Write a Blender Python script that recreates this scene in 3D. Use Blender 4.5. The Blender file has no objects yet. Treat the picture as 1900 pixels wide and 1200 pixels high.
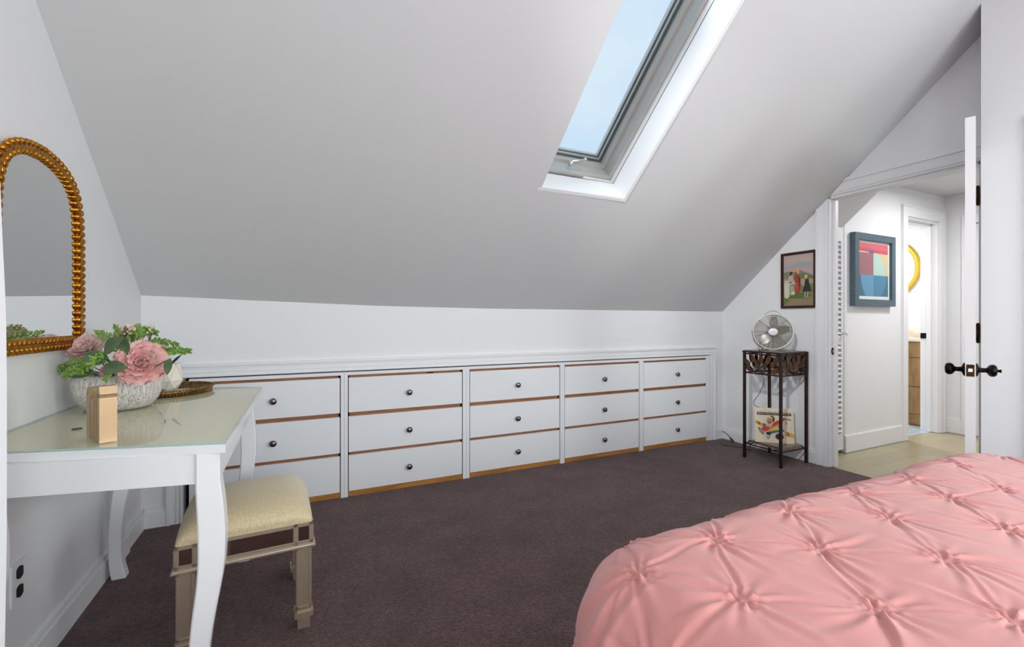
import bpy, bmesh, math, random
import numpy as np
from mathutils import Vector, Matrix, noise
random.seed(7)
D=bpy.data; SC=bpy.context.scene; COL=SC.collection
R=math.radians; PI=math.pi
# ---------------------------------------------------------------- camera
FPX=837.0; CH=1.12; YH=596.0; YAW=R(25.3)
SA,CA=math.sin(YAW),math.cos(YAW)
cam=D.objects.new('camera',D.cameras.new('camera')); COL.objects.link(cam)
cam.data.sensor_width=36; cam.data.lens=FPX/1900*36; cam.data.shift_y=-4/1900; cam.data.clip_start=.02
cam.location=(0,0,CH); cam.rotation_euler=(R(90),0,-YAW); SC.camera=cam
# ---------------------------------------------------------------- view + world
vs=SC.view_settings; vs.view_transform='Standard'; vs.look='None'; vs.gamma=1; vs.use_curve_mapping=False; vs.exposure=0.11
W=D.worlds.new('sky'); SC.world=W; W.use_nodes=True
nt=W.node_tree; N=nt.nodes; L=nt.links
bg=N['Background']
tc=N.new('ShaderNodeTexCoord'); nz=N.new('ShaderNodeTexNoise'); nz.inputs['Scale'].default_value=3.5; nz.inputs['Detail'].default_value=4
rp=N.new('ShaderNodeValToRGB'); rp.color_ramp.elements[0].color=(.50,.68,.86,1); rp.color_ramp.elements[1].color=(.68,.80,.89,1)
rp.color_ramp.elements[0].position=.35; rp.color_ramp.elements[1].position=.68
L.new(tc.outputs['Generated'],nz.inputs['Vector']); L.new(nz.outputs['Fac'],rp.inputs['Fac']); L.new(rp.outputs['Color'],bg.inputs['Color'])
bg.inputs['Strength'].default_value=1.0
# ---------------------------------------------------------------- lights
def area(name,loc,rot,sx,sy,power,col=(1,1,1),shape='RECTANGLE'):
    l=D.lights.new(name,'AREA'); l.energy=power; l.shape=shape; l.size=sx; l.size_y=sy; l.color=col
    o=D.objects.new(name,l); COL.objects.link(o); o.location=loc; o.rotation_euler=rot; return o
area('window_daylight',(0.55,-2.25,1.45),(R(90),0,0),1.1,1.1,33,(.93,1,1))  # added fill light in front of an unseen rear window
area('window_daylight',(2.25,-2.25,1.45),(R(90),0,0),1.1,1.1,42,(.93,1,1))  # second added rear fill, stronger, same unseen wall
area('side_window_daylight',(-.72,-.95,1.45),(R(90),0,R(-90)),1.1,1.1,4,(.93,1,1))  # added fill from the left, the window there is unseen
area('side_window_daylight',(3.64,-1.3,1.45),(R(90),0,R(90)),1.1,1.1,48,(.93,1,1))  # added fill from the right to brighten the left wall
area('skylight_daylight',(1.555,1.52,2.83),(R(-41),0,0),.52,.26,2,(.93,1,1))  # added panel high in the shaft, boosts the sky light
area('ceiling_lamp_light',(1.3,-.15,2.60),(0,0,0),.45,.45,4,(.97,1,.99),'DISK')  # added overhead fill, its fixture is unseen
area('hall_lamp_light',(4.95,1.45,2.33),(0,0,0),.3,.3,20,(1,.995,.99),'DISK')  # added to brighten the hall, source unseen
area('bathroom_lamp_light',(5.6,3.2,2.33),(0,0,0),.5,.5,23,(1,.995,.99),'DISK')  # added to brighten the bathroom, source unseen
# added spot, an unseen fixture brightening the gable wall and far corner
sp=D.lights.new('ceiling_spot_light','SPOT'); sp.energy=270; sp.spot_size=R(38); sp.spot_blend=1; sp.shadow_soft_size=.10; sp.color=(.98,1,1)
so=D.objects.new('ceiling_spot_light',sp); COL.objects.link(so); so.location=(-.3,.4,2.74); so.rotation_euler=(Vector((3.6,2.62,1.12))-so.location).to_track_quat('-Z','Y').to_euler()
# ---------------------------------------------------------------- helpers
def s2l(c):
    c=c/255; return c/12.92 if c<=.04045 else ((c+.055)/1.055)**2.4
def rgb(h):
    h=h.lstrip('#'); return tuple(s2l(int(h[i:i+2],16)) for i in (0,2,4))+(1,)
MATS={}
def mat(name,col,rough=.5,metal=0,bump=None,var=None,spec=None,coat=0,trans=0,sheen=0,ior=None,aniso=None):
    """bump=(scale,strength,detail)  var=(scale,col2)"""
    if name in MATS: return MATS[name]
    m=D.materials.new(name); m.use_nodes=True; MATS[name]=m
    n=m.node_tree.nodes; l=m.node_tree.links; b=n['Principled BSDF']
    c=rgb(col) if isinstance(col,str) else col
    b.inputs['Base Color'].default_value=c; b.inputs['Roughness'].default_value=rough; b.inputs['Metallic'].default_value=metal
    if spec is not None: b.inputs['Specular IOR Level'].default_value=spec
    if coat: b.inputs['Coat Weight'].default_value=coat; b.inputs['Coat Roughness'].default_value=.08
    if trans: b.inputs['Transmission Weight'].default_value=trans
    if ior: b.inputs['IOR'].default_value=ior
    if sheen: b.inputs['Sheen Weight'].default_value=sheen
    t=n.new('ShaderNodeTexCoord')
    mp=n.new('ShaderNodeMapping'); l.new(t.outputs['Object'],mp.inputs['Vector'])
    if aniso: mp.inputs['Scale'].default_value=aniso
    if var:
        z=n.new('ShaderNodeTexNoise'); z.inputs['Scale'].default_value=var[0]; z.inputs['Detail'].default_value=5
        l.new(mp.outputs[0],z.inputs['Vector'])
        r=n.new('ShaderNodeValToRGB'); r.color_ramp.elements[0].color=c; r.color_ramp.elements[1].color=rgb(var[1])
        r.color_ramp.elements[0].position=.38; r.color_ramp.elements[1].position=.64
        l.new(z.outputs['Fac'],r.inputs['Fac']); l.new(r.outputs['Color'],b.inputs['Base Color'])
    if bump:
        z=n.new('ShaderNodeTexNoise'); z.inputs['Scale'].default_value=bump[0]; z.inputs['Detail'].default_value=bump[2] if len(bump)>2 else 3
        l.new(mp.outputs[0],z.inputs['Vector'])
        q=n.new('ShaderNodeBump'); q.inputs['Strength'].default_value=bump[1]; q.inputs['Distance'].default_value=.01
        l.new(z.outputs['Fac'],q.inputs['Height']); l.new(q.outputs['Normal'],b.inputs['Normal'])
    return m
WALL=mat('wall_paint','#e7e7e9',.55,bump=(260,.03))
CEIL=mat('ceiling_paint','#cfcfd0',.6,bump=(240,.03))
TRIM=mat('trim_paint','#e8e8ea',.42)
LAMI=mat('white_laminate','#eaecef',.16,spec=.45)
BROWN=mat('wood_edge','#a3683c',.5,var=(9,'#8a5430'),aniso=(1,6,14),bump=(60,.2))
KICK=mat('oak_kick_board','#bd823c',.45,var=(7,'#a26a2b'),aniso=(1,6,20))
DARK=mat('dark_gap','#17130f',.8)  # near-black for painted gap shade and the rail chip
PEWTER=mat('pewter_metal','#8b857c',.28,1,var=(60,'#4c443c'))
BLACKM=mat('oiled_bronze','#1d1716',.32,.85)
BRONZE=mat('hinge_bronze','#5a3d25',.38,.9,var=(90,'#2c1c14'))
STEEL=mat('brushed_steel','#c9c6c0',.28,1)
GOLD=mat('gilt_gold','#c98a2c',.30,1,var=(70,'#9d6318'))
GOLD2=mat('satin_gold','#b89d7b',.42,.7,bump=(500,.1))
DESKW=mat('desk_white_lacquer','#e8e8ea',.28)
DESKTOP=mat('cream_desk_top','#f8f0d4',.35,var=(5,'#f0e6c6'),aniso=(1,.25,1))
CHAMP=mat('champagne_silver','#b7a591',.36,.6,bump=(300,.08))
MIRR=mat('mirror_glass',(.86,.87,.88,1),.015,1)
PINK=mat('pink_comforter','#d68f8b',.62,bump=(900,.12),sheen=.25)
BLACKP=mat('black_plastic','#121212',.4)
# ---- carpet with pile
def carpet_mat():
    m=D.materials.new('carpet_pile'); m.use_nodes=True; n=m.node_tree.nodes; l=m.node_tree.links; b=n['Principled BSDF']
    b.inputs['Roughness'].default_value=.95; b.inputs['Specular IOR Level'].default_value=.1; b.inputs['Sheen Weight'].default_value=.2
    t=n.new('ShaderNodeTexCoord')
    a=n.new('ShaderNodeTexNoise'); a.inputs['Scale'].default_value=170; a.inputs['Detail'].default_value=3
    c=n.new('ShaderNodeTexNoise'); c.inputs['Scale'].default_value=4.0; c.inputs['Detail'].default_value=6; c.inputs['Roughness'].default_value=.65
    for x in (a,c): l.new(t.outputs['Object'],x.inputs['Vector'])
    ra=n.new('ShaderNodeValToRGB'); ra.color_ramp.elements[0].color=rgb('#3f2b2c'); ra.color_ramp.elements[1].color=rgb('#7f605f'); ra.color_ramp.elements[0].position=.33; ra.color_ramp.elements[1].position=.68
    rc=n.new('ShaderNodeValToRGB'); rc.color_ramp.elements[0].color=(.74,.73,.74,1); rc.color_ramp.elements[1].color=(1.12,1.1,1.08,1); rc.color_ramp.elements[0].position=.36; rc.color_ramp.elements[1].position=.6
    mx=n.new('ShaderNodeMix'); mx.data_type='RGBA'; mx.blend_type='MULTIPLY'; mx.inputs[0].default_value=1
    l.new(a.outputs['Fac'],ra.inputs['Fac']); l.new(c.outputs['Fac'],rc.inputs['Fac']); l.new(ra.outputs['Color'],mx.inputs[6]); l.new(rc.outputs['Color'],mx.inputs[7])
    e_=n.new('ShaderNodeTexNoise'); e_.inputs['Scale'].default_value=48; e_.inputs['Detail'].default_value=4; l.new(t.outputs['Object'],e_.inputs['Vector'])
    re=n.new('ShaderNodeValToRGB'); re.color_ramp.elements[0].color=(.72,.72,.72,1); re.color_ramp.elements[1].color=(1.18,1.18,1.18,1); re.color_ramp.elements[0].position=.36; re.color_ramp.elements[1].position=.64; l.new(e_.outputs['Fac'],re.inputs['Fac'])
    m2=n.new('ShaderNodeMix'); m2.data_type='RGBA'; m2.blend_type='MULTIPLY'; m2.inputs[0].default_value=1; l.new(mx.outputs[2],m2.inputs[6]); l.new(re.outputs['Color'],m2.inputs[7])
    l.new(m2.outputs[2],b.inputs['Base Color'])
    q=n.new('ShaderNodeBump'); q.inputs['Strength'].default_value=.9; q.inputs['Distance'].default_value=.012; l.new(a.outputs['Fac'],q.inputs['Height']); l.new(q.outputs['Normal'],b.inputs['Normal'])
    return m
CARPET=carpet_mat()
def plank_mat(name,c1,c2,mort,bw,bh,ms,rough=.35):
    m=D.materials.new(name); m.use_nodes=True; n=m.node_tree.nodes; l=m.node_tree.links; b=n['Principled BSDF']; b.inputs['Roughness'].default_value=rough
    t=n.new('ShaderNodeTexCoord'); k=n.new('ShaderNodeTexBrick'); k.inputs['Scale'].default_value=1; k.inputs['Brick Width'].default_value=bw; k.inputs['Row Height'].default_value=bh; k.inputs['Mortar Size'].default_value=ms
    k.inputs['Color1'].default_value=rgb(c1); k.inputs['Color2'].default_value=rgb(c2); k.inputs['Mortar'].default_value=rgb(mort)
    l.new(t.outputs['Object'],k.inputs['Vector'])
    mp=n.new('ShaderNodeMapping'); mp.inputs['Scale'].default_value=(2,22,1); l.new(t.outputs['Object'],mp.inputs['Vector'])
    z=n.new('ShaderNodeTexNoise'); z.inputs['Scale'].default_value=2; z.inputs['Detail'].default_value=6; l.new(mp.outputs[0],z.inputs['Vector'])
    r=n.new('ShaderNodeValToRGB'); r.color_ramp.elements[0].color=(.82,.8,.78,1); r.color_ramp.elements[1].color=(1.1,1.1,1.1,1); l.new(z.outputs['Fac'],r.inputs['Fac'])
    mx=n.new('ShaderNodeMix'); mx.data_type='RGBA'; mx.blend_type='MULTIPLY'; mx.inputs[0].default_value=1
    l.new(k.outputs['Color'],mx.inputs[6]); l.new(r.outputs['Color'],mx.inputs[7]); l.new(mx.outputs[2],b.inputs['Base Color']); return m
HALLF=plank_mat('hall_oak_floor','#b3a888','#a2977a','#857a60',1.2,.14,.002)
TILEF=plank_mat('bathroom_marble_tile','#c9dae2','#b7cbd6','#9fb0ba',.6,.3,.003,.2)

def at(x,y,dep):
    l=(x-950)/FPX; return Vector((dep*(SA+l*CA),dep*(CA-l*SA),CH-(y-YH)/FPX*dep))
RIGHT=Vector((CA,-SA,0)); FWD=Vector((SA,CA,0)); UP=Vector((0,0,1))

class MB:
    def __init__(s): s.bm=bmesh.new(); s.mi=0
    def _f(s,vs,smooth=False):
        try:
            f=s.bm.faces.new(vs); f.material_index=s.mi; f.smooth=smooth; return f
        except ValueError: return None
    def box(s,x0,y0,z0,x1,y1,z1,M=None):
        P=[(x0,y0,z0),(x1,y0,z0),(x1,y1,z0),(x0,y1,z0),(x0,y0,z1),(x1,y0,z1),(x1,y1,z1),(x0,y1,z1)]
        v=[s.bm.verts.new(M@Vector(p) if M else p) for p in P]
        for q in ((3,2,1,0),(4,5,6,7),(0,1,5,4),(1,2,6,5),(2,3,7,6),(3,0,4,7)): s._f([v[i] for i in q])
        return s
    def prism(s,pts,off,M=None):
        """pts list of 3d points (planar polygon), extruded by vector off"""
        off=Vector(off); a=[Vector(p) for p in pts]; b=[p+off for p in a]
        if M: a=[M@p for p in a]; b=[M@p for p in b]
        va=[s.bm.verts.new(p) for p in a]; vb=[s.bm.verts.new(p) for p in b]; n=len(a)
        s._f(va[::-1]); s._f(vb)
        for i in range(n): s._f([va[i],va[(i+1)%n],vb[(i+1)%n],vb[i]])
        return s
    def grid(s,P,smooth=True,closeu=False):
        """P[i][j] points"""
        V=[[s.bm.verts.new(p) for p in r] for r in P]; n=len(V); m=len(V[0])
        for i in range(n if closeu else n-1):
            for j in range(m-1): s._f([V[i][j],V[(i+1)%n][j],V[(i+1)%n][j+1],V[i][j+1]],smooth)
        return V
    def lathe(s,prof,seg=24,M=None,smooth=True,cap=True,sy=1):
        V=[]
        for r,z in prof:
            row=[]
            for i in range(seg):
                a=2*PI*i/seg; p=Vector((r*math.cos(a),r*sy*math.sin(a),z)); row.append(s.bm.verts.new(M@p if M else p))
            V.append(row)
        for k in range(len(V)-1):
            for i in range(seg): s._f([V[k][i],V[k][(i+1)%seg],V[k+1][(i+1)%seg],V[k+1][i]],smooth)
        if cap:
            if prof[0][0]>1e-5: s._f(V[0][::-1])
            if prof[-1][0]>1e-5: s._f(V[-1])
        return s
    def tube(s,pts,r,seg=8,closed=False,cap=True):
        pts=[Vector(p) for p in pts]; n=len(pts); V=[]; up=Vector((.123,.35,.92)).normalized()
        prev=None
        for i,p in enumerate(pts):
            if closed: t=(pts[(i+1)%n]-pts[i-1])
            else: t=pts[min(i+1,n-1)]-pts[max(i-1,0)]
            t=t.normalized()
            if prev is None:
                x=t.cross(up)
                if x.length<.05: x=t.cross(Vector((1,0,0)))
                x.normalize()
            else:
                x=(prev-t*prev.dot(t)).normalized()
            prev=x; y=t.cross(x); rr=r[i] if isinstance(r,(list,tuple)) else r
            V.append([s.bm.verts.new(p+x*rr*math.cos(2*PI*k/seg)+y*rr*math.sin(2*PI*k/seg)) for k in range(seg)])
        for i in range(n if closed else n-1):
            for k in range(seg): s._f([V[i][k],V[i][(k+1)%seg],V[(i+1)%n][(k+1)%seg],V[(i+1)%n][k]],True)
        if cap and not closed: s._f(V[0][::-1]); s._f(V[-1])
        return s
    def ball(s,c,rx,ry,rz,M=None,u=12,v=8):
        prof=[(max(math.sin(PI*k/v),1e-4),-math.cos(PI*k/v)) for k in range(v+1)]
        T=Matrix.Translation(Vector(c))@(M if M else Matrix())@Matrix.Diagonal((rx,ry,rz,1))
        return s.lathe(prof,u,T,True,False)
    def bevel(s,w,seg=2,ang=30):
        es=[e for e in s.bm.edges if len(e.link_faces)==2 and e.calc_face_angle(0)>R(ang)]
        bmesh.ops.bevel(s.bm,geom=es,offset=w,segments=seg,profile=.7,affect='EDGES',clamp_overlap=True); return s
    def build(s,name,mats,parent=None,smooth=None,merge=True):
        if merge: bmesh.ops.remove_doubles(s.bm,verts=s.bm.verts,dist=1e-6)
        bmesh.ops.recalc_face_normals(s.bm,faces=s.bm.faces)
        me=D.meshes.new(name); s.bm.to_mesh(me); s.bm.free()
        for m in (mats if isinstance(mats,(list,tuple)) else [mats]): me.materials.append(m)
        if smooth is not None:
            for p in me.polygons: p.use_smooth=smooth
        o=D.objects.new(name,me); COL.objects.link(o)
        if parent: o.parent=parent; o.matrix_parent_inverse=Matrix.Translation(-parent.location) if parent.type=='EMPTY' else Matrix()
        return o
def tag(o,label=None,cat=None,group=None,kind=None):
    for k,v in (('label',label),('category',cat),('group',group),('kind',kind)):
        if v: o[k]=v
    return o
def thing(name,loc,label,cat,group=None):
    o=D.objects.new(name,None); o.empty_display_size=.05; COL.objects.link(o); o.location=loc; return tag(o,label,cat,group)
def part(mb,name,m,root,sub=None,label=None):
    """world-space mesh re-based on root's location"""
    for v in mb.bm.verts: v.co-=root.location
    o=mb.build(name,m); o.parent=root if sub is None else sub
    if label: o['label']=label
    return o
def struct(mb,name,m,label=None):
    o=mb.build(name,m); o['kind']='structure'
    if label: o['label']=label
    return o
def bezier(pts,n=8):
    """catmull-rom through pts"""
    pts=[Vector(p) for p in pts]; out=[]
    for i in range(len(pts)-1):
        p0=pts[max(i-1,0)];p1=pts[i];p2=pts[i+1];p3=pts[min(i+2,len(pts)-1)]
        for k in range(n):
            t=k/n; out.append(.5*((2*p1)+(p2-p0)*t+(2*p0-5*p1+4*p2-p3)*t*t+(3*p1-p0-3*p2+p3)*t**3))
    out.append(pts[-1]); return out
def frame(o,x,y,z):
    x,y,z=Vector(x),Vector(y),Vector(z); M=Matrix.Identity(4)
    for i in range(3): M[i][0]=x[i];M[i][1]=y[i];M[i][2]=z[i];M[i][3]=o[i]
    return M
# ================================================================ STRUCTURE
XL,XR,YK=-.77,3.69,3.06
def kz(X):
    T=[(-.77,1.263),(-.3,1.245),(.47,1.222),(1.2,1.213),(3.69,1.213),(9,1.213)]
    if X<=T[0][0]: return T[0][1]
    for (a,za),(b,zb) in zip(T,T[1:]):
        if X<=b: return za+(zb-za)*(X-a)/(b-a)
def sl(X): return .83+.06*min(max((X+.77)/4.46,0),1)
def zc(X,Y): return kz(X)+sl(X)*(YK-Y)
YT=1.10; ZT=zc(XR,YT)
# floors
struct(MB().box(XL-.1,-2.4,-.08,XR+.02,YK+.5,0),'floor',CARPET,'dark brown mauve carpet')
struct(MB().box(XR+.02,.6,-.08,6.05,2.33,-.004),'floor',HALLF,'pale oak plank floor in the hall')
struct(MB().box(4.9,2.33,-.08,6.7,4.0,-.002),'floor',TILEF,'blue grey marble tile in the bathroom')
# sloped ceiling with skylight hole
SX0,SX1,SY0,SY1=1.262,1.856,2.27,1.25
m=MB()
xs=[XL-.12,-.5,-.3,-.05,.2,.47,.8,1.03,SX0,SX1,2.4,3.0,XR+.1]
ys=[YK+.12,YK,SY0,SY1,YT]
n_=lambda X:Vector((0,.66,.75))
grid={}
for i,x in enumerate(xs):
    for j,y in enumerate(ys): grid[i,j]=(m.bm.verts.new((x,y,zc(x,y))),m.bm.verts.new((x,y+.1,zc(x,y)+.12)))
ni,nj=len(xs),len(ys); hole=(xs.index(SX0),ys.index(SY0))
for i in range(ni-1):
    for j in range(nj-1):
        if (i,j)==hole: continue
        for k in (0,1): m._f([grid[i,j][k],grid[i+1,j][k],grid[i+1,j+1][k],grid[i,j+1][k]])
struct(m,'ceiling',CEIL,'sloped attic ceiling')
# upper flat ceiling
m=MB(); z0=zc(XL,YT)
m.prism([(XL-.1,YT,zc(XL,YT)),(XR+.1,YT,zc(XR,YT)),(XR+.1,-2.4,zc(XR,YT)),(XL-.1,-2.4,zc(XL,YT))],(0,0,.08))
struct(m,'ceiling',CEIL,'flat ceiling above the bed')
# hall roof slope continues to X=4.18, then flat
m=MB(); a=[(3.79,2.45,zc(4,2.45)),(3.79,1.75,2.38),(3.79,.6,2.38)]
m.prism([(3.79,2.40,zc(4,2.40)),(3.79,1.748,2.38),(3.79,1.748,2.5),(3.79,2.40,2.5)],(.39,0,0))
m.box(3.79,.6,2.38,6.7,2.27,2.5); struct(m,'ceiling',CEIL,'hall ceiling')
struct(MB().box(4.9,2.4,2.38,6.7,4.0,2.5),'ceiling',CEIL,'bathroom ceiling')
# left wall
struct(MB().prism([(XL,-2.4,0),(XL,YK+.1,0),(XL,YK+.1,zc(XL,YK)+.0),(XL,YT,zc(XL,YT)),(XL,-2.4,zc(XL,YT))],(-.1,0,0)),'wall_left',WALL)
# shallow chase on left wall
struct(MB().box(XL,2.60,0,XL+.010,2.78,.79),'trim_1',WALL,'shallow boxed strip on the left wall')
# rear wall with two unseen windows added for the fill light
m=MB(); yb=-2.3; zt=ZT
wins=[(0.0,1.1),(1.7,2.8)]
m.box(XL-.1,yb-.1,0,XR+.1,yb,.9); m.box(XL-.1,yb-.1,2.0,XR+.1,yb,zt)
m.box(XL-.1,yb-.1,.9,0,yb,2.0); m.box(1.1,yb-.1,.9,1.7,yb,2.0); m.box(2.8,yb-.1,.9,XR+.1,yb,2.0)
struct(m,'wall_rear',WALL)
for i,(a,b) in enumerate(wins):
    m=MB()
    m.box(a-.07,yb,.83,a,yb+.02,2.07); m.box(b,yb,.83,b+.07,yb+.02,2.07); m.box(a,yb,2.0,b,yb+.02,2.07); m.box(a,yb,.83,b,yb+.02,.9)
    m.box(a,yb-.07,1.43,b,yb-.03,1.47)
    o=struct(m,'window_%d'%(i+1),TRIM)  # frames of the added rear windows
m=MB()
for X_,s_,a,b in ((XL,1,-1.5,-.4),(XR,-1,-1.85,-.75)):
    x0,x1=min(X_,X_+s_*.02),max(X_,X_+s_*.02)
    m.box(x0,a-.07,.83,x1,a,2.07); m.box(x0,b,.83,x1,b+.07,2.07); m.box(x0,a,2.0,x1,b,2.07); m.box(x0,a,.83,x1,b,.9)
    struct(m,'window_%d'%(4 if s_>0 else 5),TRIM); m=MB()  # added unseen window frames on solid wall, behind the side fill lights
# knee wall (back wall) with recess for the cabinets
CX0,CX1,CZ=-.583,3.50,.803
m=MB()
xx=[XL-.1,-.5,-.3,-.05,.2,.47,.8,1.2,2.4,XR+.1]
for a,b in zip(xx,xx[1:]):
    m.prism([(a,YK,CZ+.0),(b,YK,CZ+.0),(b,YK,kz(b)+.001),(a,YK,kz(a)+.001)],(0,.08,0))
m.box(XL-.1,YK,0,CX0,YK+.08,CZ); m.box(CX1,YK,0,XR+.1,YK+.08,CZ)
m.box(CX0,YK+.45,0,CX1,YK+.5,CZ)
struct(m,'wall_back',WALL)
# moulded casing around the drawers
def mould(m,a,b,axis,w,y,prof):
    pass
def casing_strip(m,kind,p0,p1,q0,q1,wallpos,out,flip=1):
    """flat casing in steps; kind 'Y': wall plane Y=wallpos, box spans X p0..p1 Z q0..q1"""
m=MB()
def cstepY(m,x0,x1,z0,z1,horizontal,inner_low=True):
    # profile bands across the width
    bands=[(0,.12,.020),(.12,.30,.013),(.30,.42,.017),(.42,.80,.014),(.80,1,.024)]
    for a,b,t in bands:
        if horizontal:
            w=z1-z0; m.box(x0,YK-t,z0+a*w,x1,YK,z0+b*w)
        else:
            w=x1-x0
            lo,hi=(x0+a*w,x0+b*w) if inner_low else (x1-b*w,x1-a*w)
            m.box(lo,YK-t,z0,hi,YK,z1)
cstepY(m,-.655,3.575,.806,.880,True)
cstepY(m,3.503,3.575,0,.8065,False,True)
cstepY(m,-.655,CX0,0,.8065,False,False)
struct(m,'trim_2',TRIM,'white moulded casing framing the drawers')
# gable wall right
def roofcut(Y): return zc(XR,Y)
m=MB(); HZ=2.08; J0,J1=2.10,1.245
m.prism([(XR,YK+.1,0),(XR,J0,0),(XR,J0,roofcut(J0)),(XR,YK+.1,roofcut(YK+.1))],(.1,0,0))
m.prism([(XR,2.086,HZ),(XR,J1,HZ),(XR,J1,roofcut(J1)),(XR,2.086,roofcut(2.086))],(.1,0,0))
m.prism([(XR,J1,0),(XR,-2.4,0),(XR,-2.4,ZT),(XR,YT,ZT),(XR,J1,roofcut(J1))],(.1,0,0))
struct(m,'wall_right',WALL)
# door casing on gable wall
m=MB()
for a,b,t in [(0,.16,.012),(.16,.78,.017),(.78,1,.026)]:
    w=.082; y0=J0+a*w; y1=J0+b*w
    m.prism([(XR,y0,0),(XR,y1,0),(XR,y1,roofcut(y1)-.004),(XR,y0,roofcut(y0)-.004)],(-t,0,0))
    z0=HZ+a*.105; z1=HZ+b*.105
    yl0=YK-(z0+.004-kz(XR))/sl(XR); yl1=YK-(z1+.004-kz(XR))/sl(XR)
    m.prism([(XR,min(yl0,2.09),z0),(XR,min(yl1,2.09),z1),(XR,1.165,z1),(XR,1.165,z0)],(-t,0,0))
m.box(XR-.012,1.165,0,XR,J1-.004,HZ)
struct(m,'trim_3',TRIM,'white moulded door casing')
# jamb faces with stop
m=MB(); m.box(XR,J0-.012,0,XR+.1,J0-.0005,HZ-.02); m.box(XR+.04,J0-.028,0,XR+.075,J0-.012,HZ-.03)
m.box(XR,J1-.012,0,XR+.1,J1+.006,HZ); m.box(XR,J1,HZ-.02,XR+.1,2.085,HZ)
struct(m,'trim_4',TRIM,'white door jamb')
# bump-out wall on the right
BX,BY=3.45,1.16
m=MB(); m.box(BX,-.05,0,XR,BY,ZT); struct(m,'wall_closet',WALL,'white closet corner beside the bed')
m=MB(); m.box(BX-.016,.90,0,BX,.985,2.2); struct(m,'trim_5',TRIM,'white closet door casing')
# baseboards
def baseb(name,boxes):
    m=MB()
    for (x0,y0,x1,y1,nx,ny) in boxes:
        m.box(x0,y0,0,x1,y1,.085)
        # thin cap
        m.box(x0+(0 if nx<=0 else 0),y0,.085,x1-(.006 if nx>0 else 0),y1,.105) if nx>=0 and ny==0 else m.box(x0+(.006 if nx<0 else 0),y0+(.006 if ny<0 else 0),.085,x1,y1,.105)
    return struct(m,name,TRIM)
baseb('baseboard_left',[(XL,-2.3,XL+.018,2.60,1,0),(XL+.010,2.60,XL+.028,2.78,1,0),(XL,2.78,XL+.018,YK,1,0)])
baseb('baseboard_back',[(XL+.018,YK-.018,-.655,YK,0,-1),(3.575,YK-.018,XR,YK,0,-1)])
baseb('baseboard_right',[(XR-.018,2.184,XR,YK-.018,-1,0)])
# ---------------------------------------------------------------- hall
HY=2.27
m=MB()
m.box(4.21,HY,0,5.204,HY+.14,2.38); m.box(5.204,HY,2.115,5.817,HY+.14,2.38); m.box(5.817,HY,0,5.97,HY+.14,2.38); m.box(3.79,HY+.06,0,4.21,HY+.14,2.38)
m.prism([(3.79,HY,1.945),(3.79,HY+.1,1.945),(3.79,HY+.1,2.38),(3.79,HY,2.38)],(.42,0,0))
struct(m,'wall_hall',WALL)
m=MB(); m.box(5.95,.6,0,6.05,1.30,2.38); m.box(5.95,2.055,0,6.05,2.27,2.38); m.box(5.95,1.30,2.08,6.05,2.055,2.38)
struct(m,'wall_hall_end',WALL)
struct(MB().box(3.69,.5,0,6.05,.6,2.45),'wall_hall_side',WALL)
# hall door at end, casing
m=MB(); m.box(5.93,2.055,0,5.95,2.135,2.16); m.box(5.93,1.22,0,5.95,1.30,2.16); m.box(5.93,1.30,2.08,5.95,2.055,2.16); struct(m,'trim_6',TRIM)
m=MB(); m.box(5.975,1.305,.005,6.01,2.05,2.075)
for (a,b,c,d) in ((1.42,1.64,.25,.95),(1.72,1.94,.25,.95),(1.42,1.64,1.15,1.95),(1.72,1.94,1.15,1.95)): m.box(5.968,a,c,5.976,b,d)
o=struct(m,'door_2',TRIM)
# bath door casing and jamb
m=MB()
m.box(5.122,HY-.018,0,5.204,HY,2.205); m.box(5.817,HY-.018,0,5.897,HY,2.205); m.box(5.204,HY-.018,2.115,5.817,HY,2.205)
m.box(5.110,HY-.024,0,5.1215,HY,2.2045); m.box(5.8975,HY-.024,0,5.909,HY,2.2045); m.box(5.11,HY-.026,2.205,5.909,HY,2.217)
m.box(5.19,HY,0,5.206,HY+.14,2.115); m.box(5.803,HY,0,5.8165,HY+.14,2.115); m.box(5.206,HY,2.10,5.803,HY+.14,2.1145)
m.box(5.79,HY+.05,0,5.803,HY+.085,2.10); m.box(5.206,HY+.05,2.087,5.803,HY+.085,2.10)
struct(m,'trim_7',TRIM,'white bathroom door casing and jamb')
baseb('baseboard_hall',[])
m=MB(); m.box(4.212,HY-.015,0,5.11,HY,.14); m.box(4.212,HY-.010,.14,5.11,HY,.146); m.box(5.937,2.137,0,5.95,HY,.14); struct(m,'baseboard_hall',TRIM)
# bathroom shell
m=MB(); m.box(6.5,2.41,0,6.6,4.0,2.4); m.box(4.9,3.9,0,6.5,4.0,2.4); m.box(4.9,2.41,0,5.0,3.9,2.4); m.box(5.97,2.27,0,6.6,2.41,2.4)
struct(m,'wall_bathroom',WALL)
# ================================================================ SKYLIGHT
th=math.atan(.865); U=Vector((0,-math.cos(th),math.sin(th))); NN=Vector((0,math.sin(th),math.cos(th)))
O=Vector((SX0,SY0,zc(SX0,SY0))); SW=SX1-SX0; SLn=(SY0-SY1)/math.cos(th)
MS=frame(O,(1,0,0),U,NN)
m=MB(); t=.02; gd=.17; EX=.0
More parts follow.
